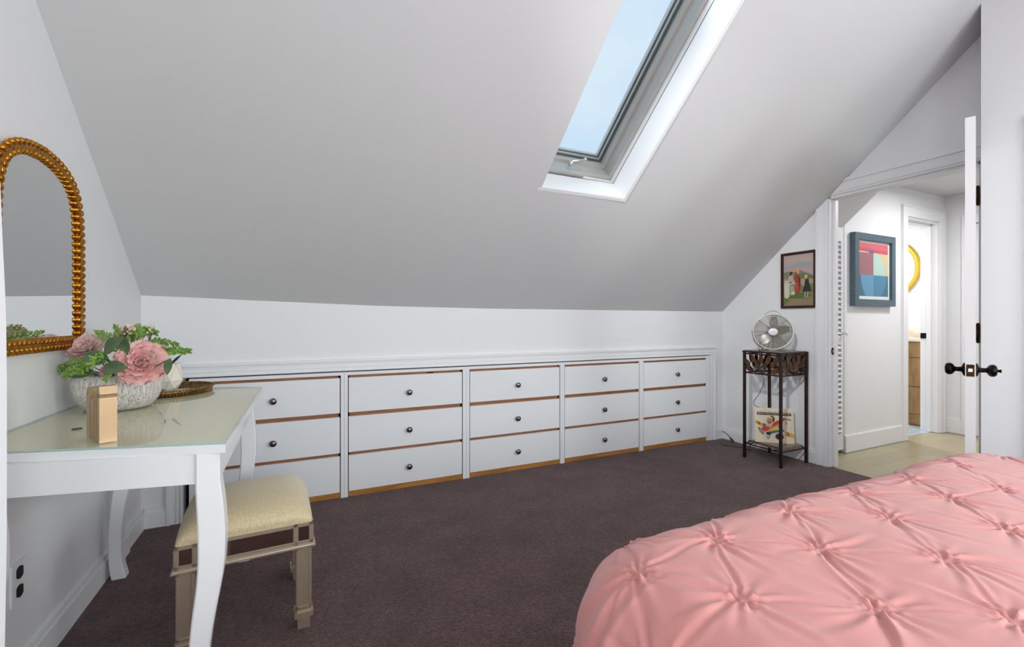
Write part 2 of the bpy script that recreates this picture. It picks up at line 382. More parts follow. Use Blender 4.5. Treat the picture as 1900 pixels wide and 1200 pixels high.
# liner boards (x = across, y = up slope, z = outwards)
m.box(-t,-t,0,0,SLn+t,gd,MS); m.box(SW,-t,0,SW+t,SLn+t,gd,MS); m.box(0,-t,0,SW,0,gd,MS); m.box(0,SLn,0,SW,SLn+t,gd,MS)
m.box(-t,-t,gd,-.001,SLn+t,.44,MS); m.box(SW+.003,-t,gd,SW+t,SLn+t,.44,MS); m.box(0,-t,gd,SW,-.004,.44,MS); m.box(0,SLn+.003,gd,SW,SLn+t,.44,MS)
sk=struct(m,'window_3',TRIM,'skylight with white lined shaft')
FRM=mat('skylight_frame_grey','#b9b7b2',.4,.05)
m=MB()
def ring(m,a,z0,z1,w,lo=None):
    lo=a if lo is None else lo
    m.box(a,lo,z0,a+w,SLn-a,z1,MS); m.box(SW-a-w,lo,z0,SW-a,SLn-a,z1,MS); m.box(a+w,lo,z0,SW-a-w,lo+w,z1,MS); m.box(a+w,SLn-a-w,z0,SW-a-w,SLn-a,z1,MS)
ring(m,.0,.215,.30,.022)
ring(m,.012,.30,.34,.030)
o=m.build('window_frame',FRM,sk)
GR=mat('rubber_gasket','#4d5552',.5)
m=MB(); m.box(SW-.0015,0,.169,SW,SLn,.173,MS); m.box(0,0,.169,SW,.0015,.173,MS); ring(m,.02,.34,.35,.034); ring(m,.03,.362,.372,.036); o=m.build('gasket',GR,sk)
m=MB(); ring(m,.028,.35,.362,.034); ring(m,.038,.372,.395,.034); o=m.build('sash',mat('sash_aluminium','#cfd1d0',.3,.5),sk)
def glass_mat(name,tint,ior=1.45,rough=.01):
    m=D.materials.new(name); m.use_nodes=True; n=m.node_tree.nodes; l=m.node_tree.links; n.remove(n['Principled BSDF'])
    a=n.new('ShaderNodeBsdfTransparent'); a.inputs['Color'].default_value=tint; g_=n.new('ShaderNodeBsdfGlossy'); g_.inputs['Roughness'].default_value=rough
    f=n.new('ShaderNodeFresnel'); f.inputs['IOR'].default_value=ior; x=n.new('ShaderNodeMixShader'); ge=n.new('ShaderNodeNewGeometry'); su=n.new('ShaderNodeMath'); su.operation='SUBTRACT'; su.use_clamp=True; l.new(f.outputs[0],su.inputs[0]); l.new(ge.outputs['Backfacing'],su.inputs[1])
    l.new(su.outputs[0],x.inputs[0]); l.new(a.outputs[0],x.inputs[1]); l.new(g_.outputs[0],x.inputs[2]); l.new(x.outputs[0],n['Material Output'].inputs['Surface']); return m
GL=glass_mat('clear_glass',(.99,.995,1,1),1.2)
m=MB(); m.box(.05,.05,.385,SW-.05,SLn-.05,.389,MS); o=m.build('pane',GL,sk)
# crank operator on bottom member
m=MB(); m.prism([(.10,.03,.19),(.36,.03,.19),(.33,.03,.262),(.10,.03,.262)],(0,.006,0),MS); m.box(.10,.0,.178,.36,.04,.20,MS)
o=m.build('operator_plate',mat('operator_grey','#b9b9b6',.35,.5),sk)
m=MB(); c=MS@Vector((.255,.05,.215)); e=MS@Vector((.38,.075,.27)); m.tube([c,c+U*.03],.012,10); m.tube([c+U*.03,e],.0075,8); m.ball(e+U*.005,.011,.011,.011)
m.build('crank_handle',mat('crank_white_metal','#d9d9d6',.3,.6),sk)
# ================================================================ DRAWER CABINETS
opens=[(-.525,.241),(.283,1.055),(1.104,1.861),(1.9,2.658),(2.7,3.468)]
outs=[-.555]+[(opens[i][1]+opens[i+1][0])/2 for i in range(4)]+[3.497]
labs=['white three-drawer cabinet in the knee wall, half hidden behind the vanity desk',
'white three-drawer built-in cabinet just right of the padded stool, dark chip above top drawer',
'middle cabinet of the five white drawer stacks along the knee wall',
'white three-drawer built-in cabinet between the middle stack and the one ending at the corner casing',
'white three-drawer built-in cabinet at the far right end, next to the corner with the cord']
rows=[(.537,.761),(.283,.513),(.035,.265)]
FY=YK-.006
def knob_mb(x,y,z):
    m=MB(); M=Matrix.Translation((x,y,z))@Matrix.Rotation(R(90),4,'X')
    m.lathe([(.010,0),(.006,.006),(.006,.014),(.016,.017),(.0195,.021),(.018,.026),(.010,.030),(.0001,.031)],18,M)
    m.lathe([(.0135,.0245),(.0145,.0275),(.0125,.0288)],18,M,cap=False)
    return m
for i,((a,b),lab) in enumerate(zip(opens,labs)):
    x0,x1=outs[i]+.0006,outs[i+1]-.0006
    t=thing('drawer_cabinet',((a+b)/2,YK+.2,0),lab,'cabinet','built-in drawer cabinets along the knee wall')
    m=MB(); m.box(x0,FY-.006,.0,a,YK+.42,.797); m.box(b,FY-.006,0,x1,YK+.42,.797); m.box(a,FY-.006,.777,b,YK+.42,.797); m.box(a,YK+.40,0,b,YK+.42,.777)
    part(m,'face_frame',LAMI,t)
    m=MB()
    for z0,z1 in ((.755,.777),(.507,.543),(.259,.289)): m.box(a,FY+.016,z0,b,YK+.10,z1)
    m.box(a,FY+.016,.0,a+.012,YK+.10,.777); m.box(b-.012,FY+.016,.0,b,YK+.10,.777)
    part(m,'inner_rails',BROWN,t,label='brown wooden rails showing between the drawers')
    m=MB(); m.box(a+.001,FY+.004,0,b-.001,YK+.06,.034); part(m,'kick_board',KICK,t,label='orange brown kick board at the carpet')
    for z0,z1 in rows:
        zz0,zz1=z0+.001,z1-.001
        m=MB(); m.box(a+.006,FY-.003,zz0,b-.006,FY+.014,zz1); m.bevel(.0015,1); m.box(a+.02,FY+.014,zz0+.01,b-.02,YK+.38,zz1-.02)
        d=part(m,'drawer',LAMI,t)
        k=part(knob_mb((a+b)/2+.004,FY-.003,(z0+z1)/2-.006),'knob',PEWTER,t,sub=d)
    if i==1:
        m=MB(); m.box(.80,FY+.013,.7615,.845,FY+.0155,.768); part(m,'chip',DARK,t,label='dark chip in the top rail')
    if i==0:
        pass
# near-black liner, shade painted in behind the cabinet gaps
m=MB(); m.box(CX0-.004,YK+.425,0,CX1+.004,YK+.44,.803); m.box(CX0-.02,YK+.012,.8032,CX1+.02,YK+.44,.83); m.box(CX0-.02,YK+.012,0,CX0-.0005,YK+.44,.8032); m.box(CX1+.0005,YK+.012,0,CX1+.02,YK+.44,.8032)
struct(m,'trim_8',DARK,'dark recess around the drawers')
# ================================================================ DESK
desk=thing('vanity_desk',(-.46,2.1,0),'white curved-leg vanity desk with glass top standing against the left wall','desk')
ZD=.80
Ap,Bp,Cp,Dp=(-.176,1.406),(-.160,2.504),(-.765,2.800),(-.765,1.565)
def inset(p,q,r,d):
    # offset corner p (between prev q and next r) inward by d toward centroid
    c=Vector((-.466,2.07)); v=Vector(p); return v+(c-v).normalized()*d
def poly(z,k=0):
    return [(p[0]+(k if p[0]<-.5 else -k),p[1]+(k if p[1]<2 else -k),z) for p in (Ap,Bp,Cp,Dp)]
m=MB(); m.prism(poly(.772),(0,0,.0225)); m.bevel(.002,2); part(m,'table_top',DESKW,desk)
m=MB(); m.prism(poly(.7948,.004),(0,0,.0006)); part(m,'cream_surface',DESKTOP,desk,label='cream surface seen through the glass')
DG=glass_mat('desk_glass',(.98,.992,.975,1),1.38,.02); DGE=mat('glass_green_edge','#9fc4b8',.15,spec=.6)
m=MB(); m.prism(poly(.7956,.001),(0,0,.0044))
for f in m.bm.faces:
    f.normal_update(); f.material_index=0 if abs(f.normal.z)>.5 else 1
part(m,'glass_top',[DG,DGE],desk,label='clear glass sheet with green edge')
def thickline(m,p,q,z0,z1,t):
    p,q=Vector(p),Vector(q); d=(q-p).normalized(); n=Vector((-d.y,d.x))*t
    m.prism([(p.x,p.y,z0),(q.x,q.y,z0),(q.x+n.x,q.y+n.y,z0),(p.x+n.x,p.y+n.y,z0)],(0,0,z1-z0))
LA,LB,LC,LD=(-.2175,1.447),(-.222,2.466),(-.698,2.53),(-.70,1.545)
corners=[LA,LB,LC,LD]
m=MB(); q=.024
thickline(m,(LD[0],LD[1]-q),(LA[0],LA[1]-q),.692,.772,.02)
thickline(m,(LA[0]+q,LA[1]),(LB[0]+q,LB[1]),.692,.772,.02)
thickline(m,(LB[0],LB[1]+q),(LC[0],LC[1]+q),.692,.772,.02)
thickline(m,(LC[0]-q,LC[1]),(LD[0]-q,LD[1]),.692,.772,.02)
part(m,'apron',DESKW,desk)
def curved_leg(cx,cy,z_top=.772):
    m=MB(); prof=[(.772,0,.0275),(.70,0,.0278),(.64,.004,.030),(.56,.008,.031),(.48,.007,.030),(.41,.0,.0275),(.34,-.010,.0255),(.27,-.018,.0235),(.20,-.023,.0225),(.12,-.024,.0225),(.06,-.020,.0235),(.02,-.014,.025),(0,-.011,.025)]
    pz=bezier([(dx,h,z) for z,dx,h in prof],4); rows=[]
    for p in pz:
        h=p.y; c=.004
        rows.append([(cx+p.x+sx*(h-(c if k else 0)),cy+p.x*.3+sy*(h-(0 if k else c)),p.z) for sx,sy,k in ((-1,-1,0),(-1,-1,1),(1,-1,1),(1,-1,0),(1,1,0),(1,1,1),(-1,1,1),(-1,1,0))])
    P=[[rows[j][i] for j in range(len(rows))] for i in range(8)]
    V=m.grid(P,False,True); m._f([V[i][0] for i in range(8)]); m._f([V[i][-1] for i in range(8)])
    return m
for c in corners: part(curved_leg(*c),'leg',DESKW,desk)
# ================================================================ STOOL
SXa,SXb,SYa,SYb=-.375,.035,1.80,2.205
Ms=Matrix.Translation(((SXa+SXb)/2,(SYa+SYb)/2,0))@Matrix.Rotation(R(3),4,'Z')
stool=thing('padded_stool',((SXa+SXb)/2,(SYa+SYb)/2,0),'square champagne silver stool with gold fabric cushion tucked under the desk','stool')
HW,HD=.205,.203
m=MB(); zt=.386
m.box(-HW,-HD,.312,HW,-HD+.02,zt,Ms); m.box(-HW,HD-.02,.312,HW,HD,zt,Ms); m.box(-HW,-HD+.02,.312,-HW+.02,HD-.02,zt,Ms); m.box(HW-.02,-HD+.02,.312,HW,HD-.02,zt,Ms)
# raised stiles framing the mirror insets
for s_ in (-1,1):
    y=s_*HD; y2=s_*(HD+.004); ya,yb_=min(y,y2),max(y,y2)
    for (a,b) in ((-HW,-HW+.010),(-HW+.048,-HW+.062),(HW-.062,HW-.048),(HW-.010,HW)): m.box(a,ya,.312,b,yb_,zt,Ms)
    m.box(-HW,ya,.376,HW,yb_,zt,Ms); m.box(-HW,ya,.312,HW,yb_,.322,Ms)
    x=s_*HW; x2=s_*(HW+.004); xa,xb=min(x,x2),max(x,x2)
    for (a,b) in ((-HD,-HD+.010),(-HD+.048,-HD+.062),(HD-.062,HD-.048),(HD-.010,HD)): m.box(xa,a,.312,xb,b,zt,Ms)
    m.box(xa,-HD,.376,xb,HD,zt,Ms); m.box(xa,-HD,.312,xb,HD,.322,Ms)
part(m,'seat_frame',CHAMP,stool)
m=MB()
for s_ in (-1,1):
    y=s_*(HD+.0012); ya,yb_=min(s_*HD,y),max(s_*HD,y)
    for a,b in ((-HW+.012,-HW+.046),(-HW+.064,HW-.064),(HW-.046,HW-.012)): m.box(a,ya,.324,b,yb_,.374,Ms)
    x=s_*(HW+.0012); xa,xb=min(s_*HW,x),max(s_*HW,x)
    for a,b in ((-HD+.012,-HD+.046),(-HD+.064,HD-.064),(HD-.046,HD-.012)): m.box(xa,a,.324,xb,b,.374,Ms)
part(m,'mirror_panels',mat('smoked_mirror','#a89a8f',.06,1),stool,label='mirrored inset panels in the seat frame')
m=MB(); 
for k,(o_,z0,z1) in enumerate(((.010,.300,.306),(.006,.306,.312))): m.box(-HW-o_,-HD-o_,z0,HW+o_,HD+o_,z1,Ms)
part(m,'moulding',mat('bright_silver_leaf','#cfc4b4',.3,.7),stool)
for sx in (-1,1):
    for sy in (-1,1):
        cx,cy=sx*(HW-.028),sy*(HD-.028); m=MB(); w=.023
        m.box(cx-w,cy-w,.06,cx+w,cy+w,.300,Ms)
        for ax in (0,1):
            for s_ in (-1,1):
                for (u0,u1,z0,z1) in ((-w,-w+.006,.075,.295),(w-.006,w,.075,.295),(-w,w,.289,.295),(-w,w,.075,.081)):
                    if ax==0: m.box(cx+u0,min(cy+s_*w,cy+s_*(w+.003)),z0,cx+u1,max(cy+s_*w,cy+s_*(w+.003)),z1,Ms)
                    else: m.box(min(cx+s_*w,cx+s_*(w+.003)),cy+u0,z0,max(cx+s_*w,cx+s_*(w+.003)),cy+u1,z1,Ms)
        m.box(cx-.031,cy-.031,.043,cx+.031,cy+.031,.062,Ms); m.box(cx-.021,cy-.021,0,cx+.021,cy+.021,.043,Ms)
        part(m,'leg',CHAMP,stool)
# cushion : domed saddle
FAB=mat('gold_woven_fabric','#dccba6',.5,.1,var=(260,'#cbb78f'),aniso=(1,.6,.3),bump=(420,.25),sheen=.3)
m=MB(); n=28; P=[]
def cush(u,v):
    # u,v in -1..1
    e=6
    r=(abs(u)**e+abs(v)**e)**(1/e)
    return r
top=[];
for i in range(n+1):
    row=[]
    for j in range(n+1):
        u=-1+2*i/n; v=-1+2*j/n; uu=math.sin(u*PI/2); vv=math.sin(v*PI/2)
        k=(1-abs(uu)**7)*(1-abs(vv)**7); k=max(k,0)**.42
        z=.386+k*(.060+.024*(1-vv**2)+.010*(1-uu*uu)+.006*vv)
        ux=uu*(HW-.001)*(1+.02*(k>0)*math.sin(min(k,1)*PI)); vy=vv*(HD-.001)*(1+.02*math.sin(min(k,1)*PI))
        row.append(Ms@Vector((ux,vy,z)))
    top.append(row)
m.grid(top); m.box(-HW+.004,-HD+.004,.380,HW-.004,HD-.004,.388,Ms)
part(m,'cushion',FAB,stool,label='gold woven fabric cushion')
# ================================================================ MIRROR
mir=thing('arched_mirror',(XL,1.985,1.03),'gold braided arched mirror hanging on the left wall above the desk','mirror')
yc=1.990; hw=.27
half=[(0,1.667),(.08,1.660),(.15,1.642),(.205,1.612),(.240,1.570),(.260,1.51),(.268,1.43),(.270,1.30),(.270,1.17),(.270,1.06)]
rightside=bezier([(0,yc+a,z) for a,z in half],10); 
leftside=[Vector((0,2*yc-p.y,p.z)) for p in rightside][::-1]
bottom=bezier([(0,yc+.270,1.043),(0,yc,1.043),(0,yc-.270,1.043)],24)
loop=leftside[:-1]+rightside+bottom[1:]
# resample
def resample(pts,step,closed=False):
    P=[Vector(p) for p in pts]; 
    if closed: P.append(P[0])
    L_=[0]
    for a,b in zip(P,P[1:]): L_.append(L_[-1]+(b-a).length)
    n=max(2,int(round(L_[-1]/step))); out=[]
    j=0
    for k in range(n):
        d=L_[-1]*k/(n if closed else n-1)
        while j<len(L_)-2 and L_[j+1]<d: j+=1
        s_=(d-L_[j])/max(L_[j+1]-L_[j],1e-9); out.append(P[j].lerp(P[j+1],s_))
    return out
bp=resample(loop,.0262,True); m=MB(); nb=len(bp)
for i,p in enumerate(bp):
    t_=(bp[(i+1)%nb]-bp[i-1]).normalized(); nrm=Vector((0,-t_.z,t_.y))
    for s_ in (-1,1):
        c=Vector((XL+.017,p.y,p.z))+nrm*s_*.0125+t_*(.006*s_)
        d=(t_*math.cos(R(38))-nrm*s_*math.sin(R(38))).normalized(); e=Vector((1,0,0)); f_=d.cross(e)
        m.ball(c,.0150,.0108,.0105,frame((0,0,0),d,f_,e),10,7)
for s_ in (-1,1):
    pass
part(m,'braided_frame',GOLD,mir)
m=MB(); m.tube([Vector((XL+.012,p.y,p.z)) for p in bp],.012,8,closed=True); part(m,'frame_back',GOLD,mir)
m=MB(); inner=resample(loop,.03,True); m.prism([(XL+.008,p.y,p.z) for p in inner],(.004,0,0)); part(m,'mirror_pane',MIRR,mir)
# outlet
ou=thing('wall_outlet',(XL,1.87,.335),'white wall socket plate low on the left wall under the desk','outlet')
m=MB(); m.box(XL,1.832,.272,XL+.006,1.908,.396); m.bevel(.003,2); part(m,'cover_plate',TRIM,ou)
for z in (.362,.306):
    m=MB(); pts=[(XL+.004,1.87+.018*max(-.9,min(.9,1.15*math.cos(a))),z+.0185*math.sin(a)) for a in [2*PI*k/20 for k in range(20)]]
    m.prism(pts,(.005,0,0)); part(m,'socket',BLACKP,ou,label='black socket')
# ================================================================ LEFT BORDER PANEL
dep=.9; pts=[(0.2,335),(3,400),(5,450),(9,530),(11.5,600),(12.6,700),(12.8,850),(12.5,1000),(9,1200),(4,1420),(2,1637)]
poly_=[at(x,y,dep) for x,y in pts]; poly_[-1].z=0
poly_+= [Vector((p.x,p.y,p.z))-RIGHT*.2 for p in (poly_[-1],poly_[0])]
m=MB(); m.prism(poly_,-FWD*.03); m.bevel(.003,2)
tag(m.build('white_panel',TRIM),'upright white panel cut off by the left border, in front of the desk','panel')
# ================================================================ DESK OBJECTS
ZG=.8002
VASE=(-.604,2.140)
vase=thing('ceramic_vase',(VASE[0],VASE[1],ZG),'round white ribbed ceramic bowl vase holding the pink flowers on the desk','vase')
m=MB(); prof=[(.0001,0),(.085,0),(.098,.006),(.116,.030),(.128,.062),(.131,.092),(.127,.118),(.121,.128),(.117,.128),(.120,.112),(.122,.09),(.118,.06),(.100,.02),(.0001,.012)]
pr=[]
for (r0,z0),(r1,z1) in zip(prof,prof[1:]):
    for k in range(3): pr.append((r0+(r1-r0)*k/3,z0+(z1-z0)*k/3))
pr.append(prof[-1])
m.lathe(pr,64,Matrix.Translation((VASE[0],VASE[1],ZG)))
VM=mat('ribbed_ceramic','#efebe6',.6,var=(30,'#a39a95'),aniso=(10,10,.5),bump=(30,1.0))
VM.node_tree.nodes['Color Ramp'].color_ramp.elements[0].position=.46; VM.node_tree.nodes['Color Ramp'].color_ramp.elements[1].position=.66
part(m,'bowl',VM,vase)
m=MB(); m.lathe([(.0001,.098),(.119,.098)],32,Matrix.Translation((VASE[0],VASE[1],ZG)),cap=False); part(m,'moss',mat('moss','#3b4a22',.9,bump=(120,1)),vase)
VTOP=Vector((VASE[0],VASE[1],ZG+.10))
def petal(m,c,M,w,l,cup,ruf,seed):
    rnd=random.Random(seed); ph=rnd.uniform(0,6); P=[]
    for i in range(7):
        row=[]; v=i/6
        wd=w*(math.sin(PI*min(1,v*.82+.09))**.65)
        for j in range(7):
            u=-1+2*j/6
            x=u*wd; y=l*v; z=cup*l*(v**1.8)+ (u*u)*wd*.35 + ruf*math.sin(u*5+ph)*v*v + ruf*.7*math.sin(u*9+ph*2)*v**3
            if i==6: y-=abs(u)**2*l*.12+ruf*.6*math.sin(u*7+ph)
            row.append(M@Vector((x,y,z)))
        P.append(row)
    m.grid(P)
def bloom(c,nrm,Rr,seed,layers):
    rnd=random.Random(seed); m=MB(); nrm=Vector(nrm).normalized()
    X=nrm.orthogonal().normalized(); Y=nrm.cross(X); F=frame(Vector(c),X,Y,nrm)
    for li,(rad,tilt,num,base) in enumerate(layers):
        for k in range(num):
            a=2*PI*(k+.5*(li%2))/num+rnd.uniform(-.15,.15)
            M=F@Matrix.Rotation(a,4,'Z')@Matrix.Translation((0,base*Rr,-.10*Rr*li*0))@Matrix.Rotation(R(tilt+rnd.uniform(-8,8)),4,'X')
            petal(m,c,M,Rr*rad*.55,Rr*rad,.15,Rr*.06,rnd.random()*99)
    return m
LAY=[(.35,80,5,.02),(.45,68,6,.04),(.58,52,7,.05),(.72,38,8,.07),(.85,22,9,.08),(.95,6,9,.08),(.95,-12,8,.08)]
def petal_mat(name,a,b):
    m=mat(name,a,.6,var=(26,b)); n=m.node_tree.nodes; l=m.node_tree.links; p_=n['Principled BSDF']
    tl=n.new('ShaderNodeBsdfTranslucent'); x=n.new('ShaderNodeMixShader'); x.inputs[0].default_value=.35
    l.new(n['Color Ramp'].outputs['Color'],tl.inputs['Color']); l.new(p_.outputs[0],x.inputs[1]); l.new(tl.outputs[0],x.inputs[2]); l.new(x.outputs[0],n['Material Output'].inputs['Surface']); return m
P1=petal_mat('pink_petal','#f8c4c2','#fbdbd6'); P2=petal_mat('blush_petal','#fbdad5','#fdeae4'); P3=petal_mat('cream_petal','#f3d7c8','#f5e4da'); P4=petal_mat('red_petal','#dd5560','#ee8a8c')
GREEN=mat('stem_green','#4f6b2d',.6); FERN=mat('fern_green','#6f9a3a',.55,var=(40,'#8fb455')); EUC=mat('eucalyptus_leaf','#4c6444',.5,var=(18,'#637a57')); LEAFD=mat('dark_leaf','#35482d',.5)
def stem_to(p,r=.0022,bend=.02):
    p=Vector(p); b=VTOP+Vector(((p.x-VTOP.x)*.25,(p.y-VTOP.y)*.25,0)); mid=(p+b)/2+Vector((0,0,bend))
    return bezier([b,mid,p],6)
def flower(px,py,dep,Rr,mt,lab,seed,nr=None,lay=LAY,name='pink_peony'):
    c=at(px,py,dep); t=thing(name,c,lab,'flower','artificial flowers in the ribbed vase')
    nr=nr or ((c-Vector((VASE[0],VASE[1],.88))).normalized()-FWD*.7)
    part(bloom(c,nr,Rr,seed,lay),'petals',mt,t)
    m=MB(); n0=Vector(nr).normalized(); m.tube(stem_to(c-n0*.01),.0025,6); part(m,'stem',GREEN,t)
flower(262,674,1.575,.079,P1,'large pink peony with ruffled petals at the front right of the vase',3,nr=(.25,-.9,.42))
flower(163,648,1.66,.060,P2,'pale pink rose leaning left towards the wall mirror',5,nr=(-.35,-.75,.6),name='pink_rose')
flower(247,622,1.74,.060,P3,'cream and blush blossom at the top back of the bouquet',8,nr=(0,-.3,1),name='cream_peony')
flower(287,652,1.70,.050,P2,'small blush blossom behind the large peony on the right',9,nr=(.5,-.6,.6),name='pink_rose')
flower(207,692,1.60,.036,P1,'small pink bud low at the left under the green leaves',11,nr=(-.4,-.9,.1),name='pink_rose')
flower(292,716,1.83,.024,P4,'tiny bright pink-red blossom hanging beside the tray',12,nr=(.3,-.9,.1),lay=LAY[:4],name='red_blossom')
def leafpoly(m,base,d,nrm,l,w,fold=.12,n=7):
    d=Vector(d).normalized(); nrm=Vector(nrm); s_=d.cross(nrm).normalized(); nn=s_.cross(d)
    P=[]
    for i in range(n+1):
        v=i/n; ww=w*math.sin(PI*v**.85)**.8 if 0<v<1 else .0004
        P.append([Vector(base)+d*l*v+s_*u*ww+nn*(abs(u)*ww*fold*3-l*.18*v*v) for u in (-1,-.5,0,.5,1)])
    m.grid(P)
def euc(px,py,dep,ang,l,w,lab,tilt=0):
    c=at(px,py,dep); d=(RIGHT*math.cos(R(ang))+UP*math.sin(R(ang))-FWD*.25).normalized()
    t=thing('eucalyptus_sprig',c,lab,'leaf','eucalyptus leaves in the bouquet')
    m=MB(); leafpoly(m,c-d*l/2,d,(-FWD+UP*.5+RIGHT*tilt),l,w,.05,10); part(m,'leaf',EUC,t)
    m=MB(); m.tube(stem_to(c-d*l/2,.0018,.004),.002,6); part(m,'stem',GREEN,t)
euc(206,640,1.50,35,.082,.030,'broad grey-green leaf at the top centre of the bouquet')
euc(174,663,1.51,150,.074,.025,'grey-green oval leaf pointing left below the pale rose')
euc(210,681,1.49,5,.088,.024,'grey-green oval leaf lowest at the front above the vase rim')
euc(230,640,1.53,100,.060,.018,'small dark oval leaf standing behind the broad top leaf')
euc(311,680,1.52,-100,.055,.016,'grey-green leaf drooping at the right of the large peony')
euc(112,684,1.62,200,.085,.016,'long dark pointed leaf reaching left toward the wall')
euc(148,692,1.56,185,.090,.018,'dark pointed leaf low on the left under the fern')
def fern(px0,py0,px1,py1,dep0,dep1,lab,nl=15,size=.020,fat=.0045):
    a=at(px0,py0,dep0); b=at(px1,py1,dep1); t=thing('fern_sprig',a,lab,'fern','fern sprigs in the bouquet')
    pts=bezier([VTOP.lerp(a,.15),a,(a+b)/2+Vector((0,0,.012)),b],8)
    m=MB(); m.tube(pts,.0014,5); part(m,'stem',GREEN,t)
    m=MB(); path=pts[6:]; n=len(path); rnd=random.Random(px0)
    for k in range(nl*2):
        f=k/(nl*2-1)*(n-1); i=min(int(f),n-2); p=path[i].lerp(path[i+1],f-i); d=(path[i+1]-path[i]).normalized()
        side=(-1)**k; s_=d.cross(FWD).normalized()*side
        dd=(s_*.8+d*.6+FWD*rnd.uniform(-.5,.5)).normalized(); L2=size*(1-.5*k/(nl*2))*rnd.uniform(.8,1.2)
        leafpoly(m,p,dd,-FWD+UP*.3,L2,fat,.1,4)
        for q in (.35,.7):
            leafpoly(m,p+dd*L2*q,(dd+d).normalized(),-FWD+UP*.3,L2*.55,fat*.8,.1,3)
            leafpoly(m,p+dd*L2*q,(dd-d*.4).normalized(),-FWD+UP*.3,L2*.45,fat*.8,.1,3)
    part(m,'leaflets',FERN,t)
fern(160,675,100,692,1.56,1.60,'light green fern sprig spreading furthest left over the desk',16,.026,.005)
fern(200,665,150,688,1.53,1.53,'light green fern sprig lying left of the lowest grey-green leaf',13,.024,.005)
fern(215,640,178,618,1.62,1.68,'light green fern sprig at the upper left of the bouquet',13,.024,.005)
fern(290,660,352,652,1.66,1.74,'light green fern sprig reaching furthest right toward the drawers',16,.022,.005)
fern(275,640,330,640,1.66,1.74,'light green fern sprig above the one reaching right',12,.018,.005)
fern(222,625,212,605,1.62,1.70,'short upright fern tip at the top of the bouquet',8,.016,.004)
fern(255,630,268,616,1.60,1.64,'short fern tip in front of the cream blossom',12,.018,.005)
fern(215,690,196,704,1.50,1.50,'short fern hanging at the front vase rim',9,.016,.004)
fern(150,690,118,700,1.54,1.56,'light green fern sprig hanging lowest at the left over the dark pointed leaf',12,.022,.005)
fern(250,618,290,618,1.66,1.70,'light green fern sprig between the cream blossom and the filler sprigs',12,.020,.005)
fern(185,668,168,680,1.50,1.50,'short fern tip on the oval leaf below the pale rose',10,.020,.005)
# baby's breath
for k,(x,y) in enumerate(((232,606),(250,612),(278,607))):
    c=at(x,y,1.66); t=thing('filler_sprig',c,('leftmost','middle','rightmost')[k]+' of the three cream filler sprigs on top of the bouquet','flower','cream filler sprigs')
    m=MB(); m.tube(stem_to(c),.0012,5)
    m2=MB(); rnd=random.Random(k)
    for q in range(9):
        p=c+RIGHT*rnd.uniform(-.018,.018)+UP*rnd.uniform(-.03,.008)+FWD*rnd.uniform(-.01,.01); m.tube([c-UP*.05,p],.0007,4); m2.ball(p,.0042,.0042,.0042,None,8,5)
    part(m,'stem',GREEN,t); part(m2,'buds',mat('cream_bud','#e9d6bb',.7),t)
# tray
TC=(-.552,2.520); tr=thing('beaded_tray',(TC[0],TC[1],ZG),'round mirrored tray with gold beaded rim at the back of the desk','tray')
MT=Matrix.Translation((TC[0],TC[1],ZG))
m=MB(); m.lathe([(.0001,0),(.172,0),(.176,.004),(.183,.020),(.187,.022),(.187,.018),(.180,.0),(.0001,-.0)],64,MT,cap=False) if False else m.lathe([(.0001,0),(.174,0),(.184,.019),(.188,.020),(.186,.014),(.178,.003),(.172,.005),(.0001,.005)],64,MT); part(m,'rim',mat('antique_gold','#9d7d4c',.38,.9,var=(60,'#6e5229')),tr)
m=MB()
for k in range(96):
    a=2*PI*k/96; m.ball((TC[0]+.187*math.cos(a),TC[1]+.187*math.sin(a),ZG+.0215),.0058,.0058,.0045,None,7,5)
    m.ball((TC[0]+.180*math.cos(a),TC[1]+.180*math.sin(a),ZG+.005),.0040,.0040,.0035,None,6,4)
part(m,'beading',MATS['antique_gold'],tr)
m=MB(); m.lathe([(.0001,.0055),(.168,.0055)],48,MT,cap=False); part(m,'tray_surface',mat('tray_glass','#c9c3b8',.08,.8),tr)
# geometric pot
GP=(-.545,2.565); pot=thing('geometric_pot',(GP[0],GP[1],ZG+.006),'small faceted white pot with fine gold lines standing on the beaded tray','pot')
m=MB(); zb=ZG+.0062; lv=[(.034,0,0),(.060,.040,.5),(.046,.118,0)]; rowsP=[]
for r_,z_,o_ in lv: rowsP.append([Vector((GP[0]+r_*math.cos(2*PI*(k+o_)/6+.3),GP[1]+r_*math.sin(2*PI*(k+o_)/6+.3),zb+z_)) for k in range(6)])
V=[[m.bm.verts.new(p) for p in r_] for r_ in rowsP]
for k in range(6):
    k2=(k+1)%6
    m._f([V[0][k],V[0][k2],V[1][k]]); m._f([V[1][k],V[0][k2],V[1][k2]]); m._f([V[1][k],V[1][k2],V[2][k2]]); m._f([V[1][k],V[2][k2],V[2][k]])
m._f(V[0][::-1]); m._f(V[2]); part(m,'pot_body',mat('matte_cream_ceramic','#ece6da',.45),pot)
m=MB()
for k in range(6):
    k2=(k+1)%6
    for a,b in ((rowsP[0][k],rowsP[1][k]),(rowsP[0][k2],rowsP[1][k]),(rowsP[1][k],rowsP[1][k2]),(rowsP[1][k],rowsP[2][k2]),(rowsP[1][k],rowsP[2][k]),(rowsP[2][k],rowsP[2][k2])): m.tube([a,b],.0008,4)
part(m,'gold_lines',mat('gold_line','#d9bd8c',.35,.6),pot)
m=MB(); c=Vector((GP[0],GP[1],zb+.115)); leafpoly(m,c+RIGHT*.012,(RIGHT*.75+UP*.8),-FWD,.062,.006,.05)
leafpoly(m,c-RIGHT*.01,(-RIGHT*.3+UP*.9),-FWD,.04,.006,.05); part(m,'leaves',mat('dark_succulent','#23262a',.6),pot)
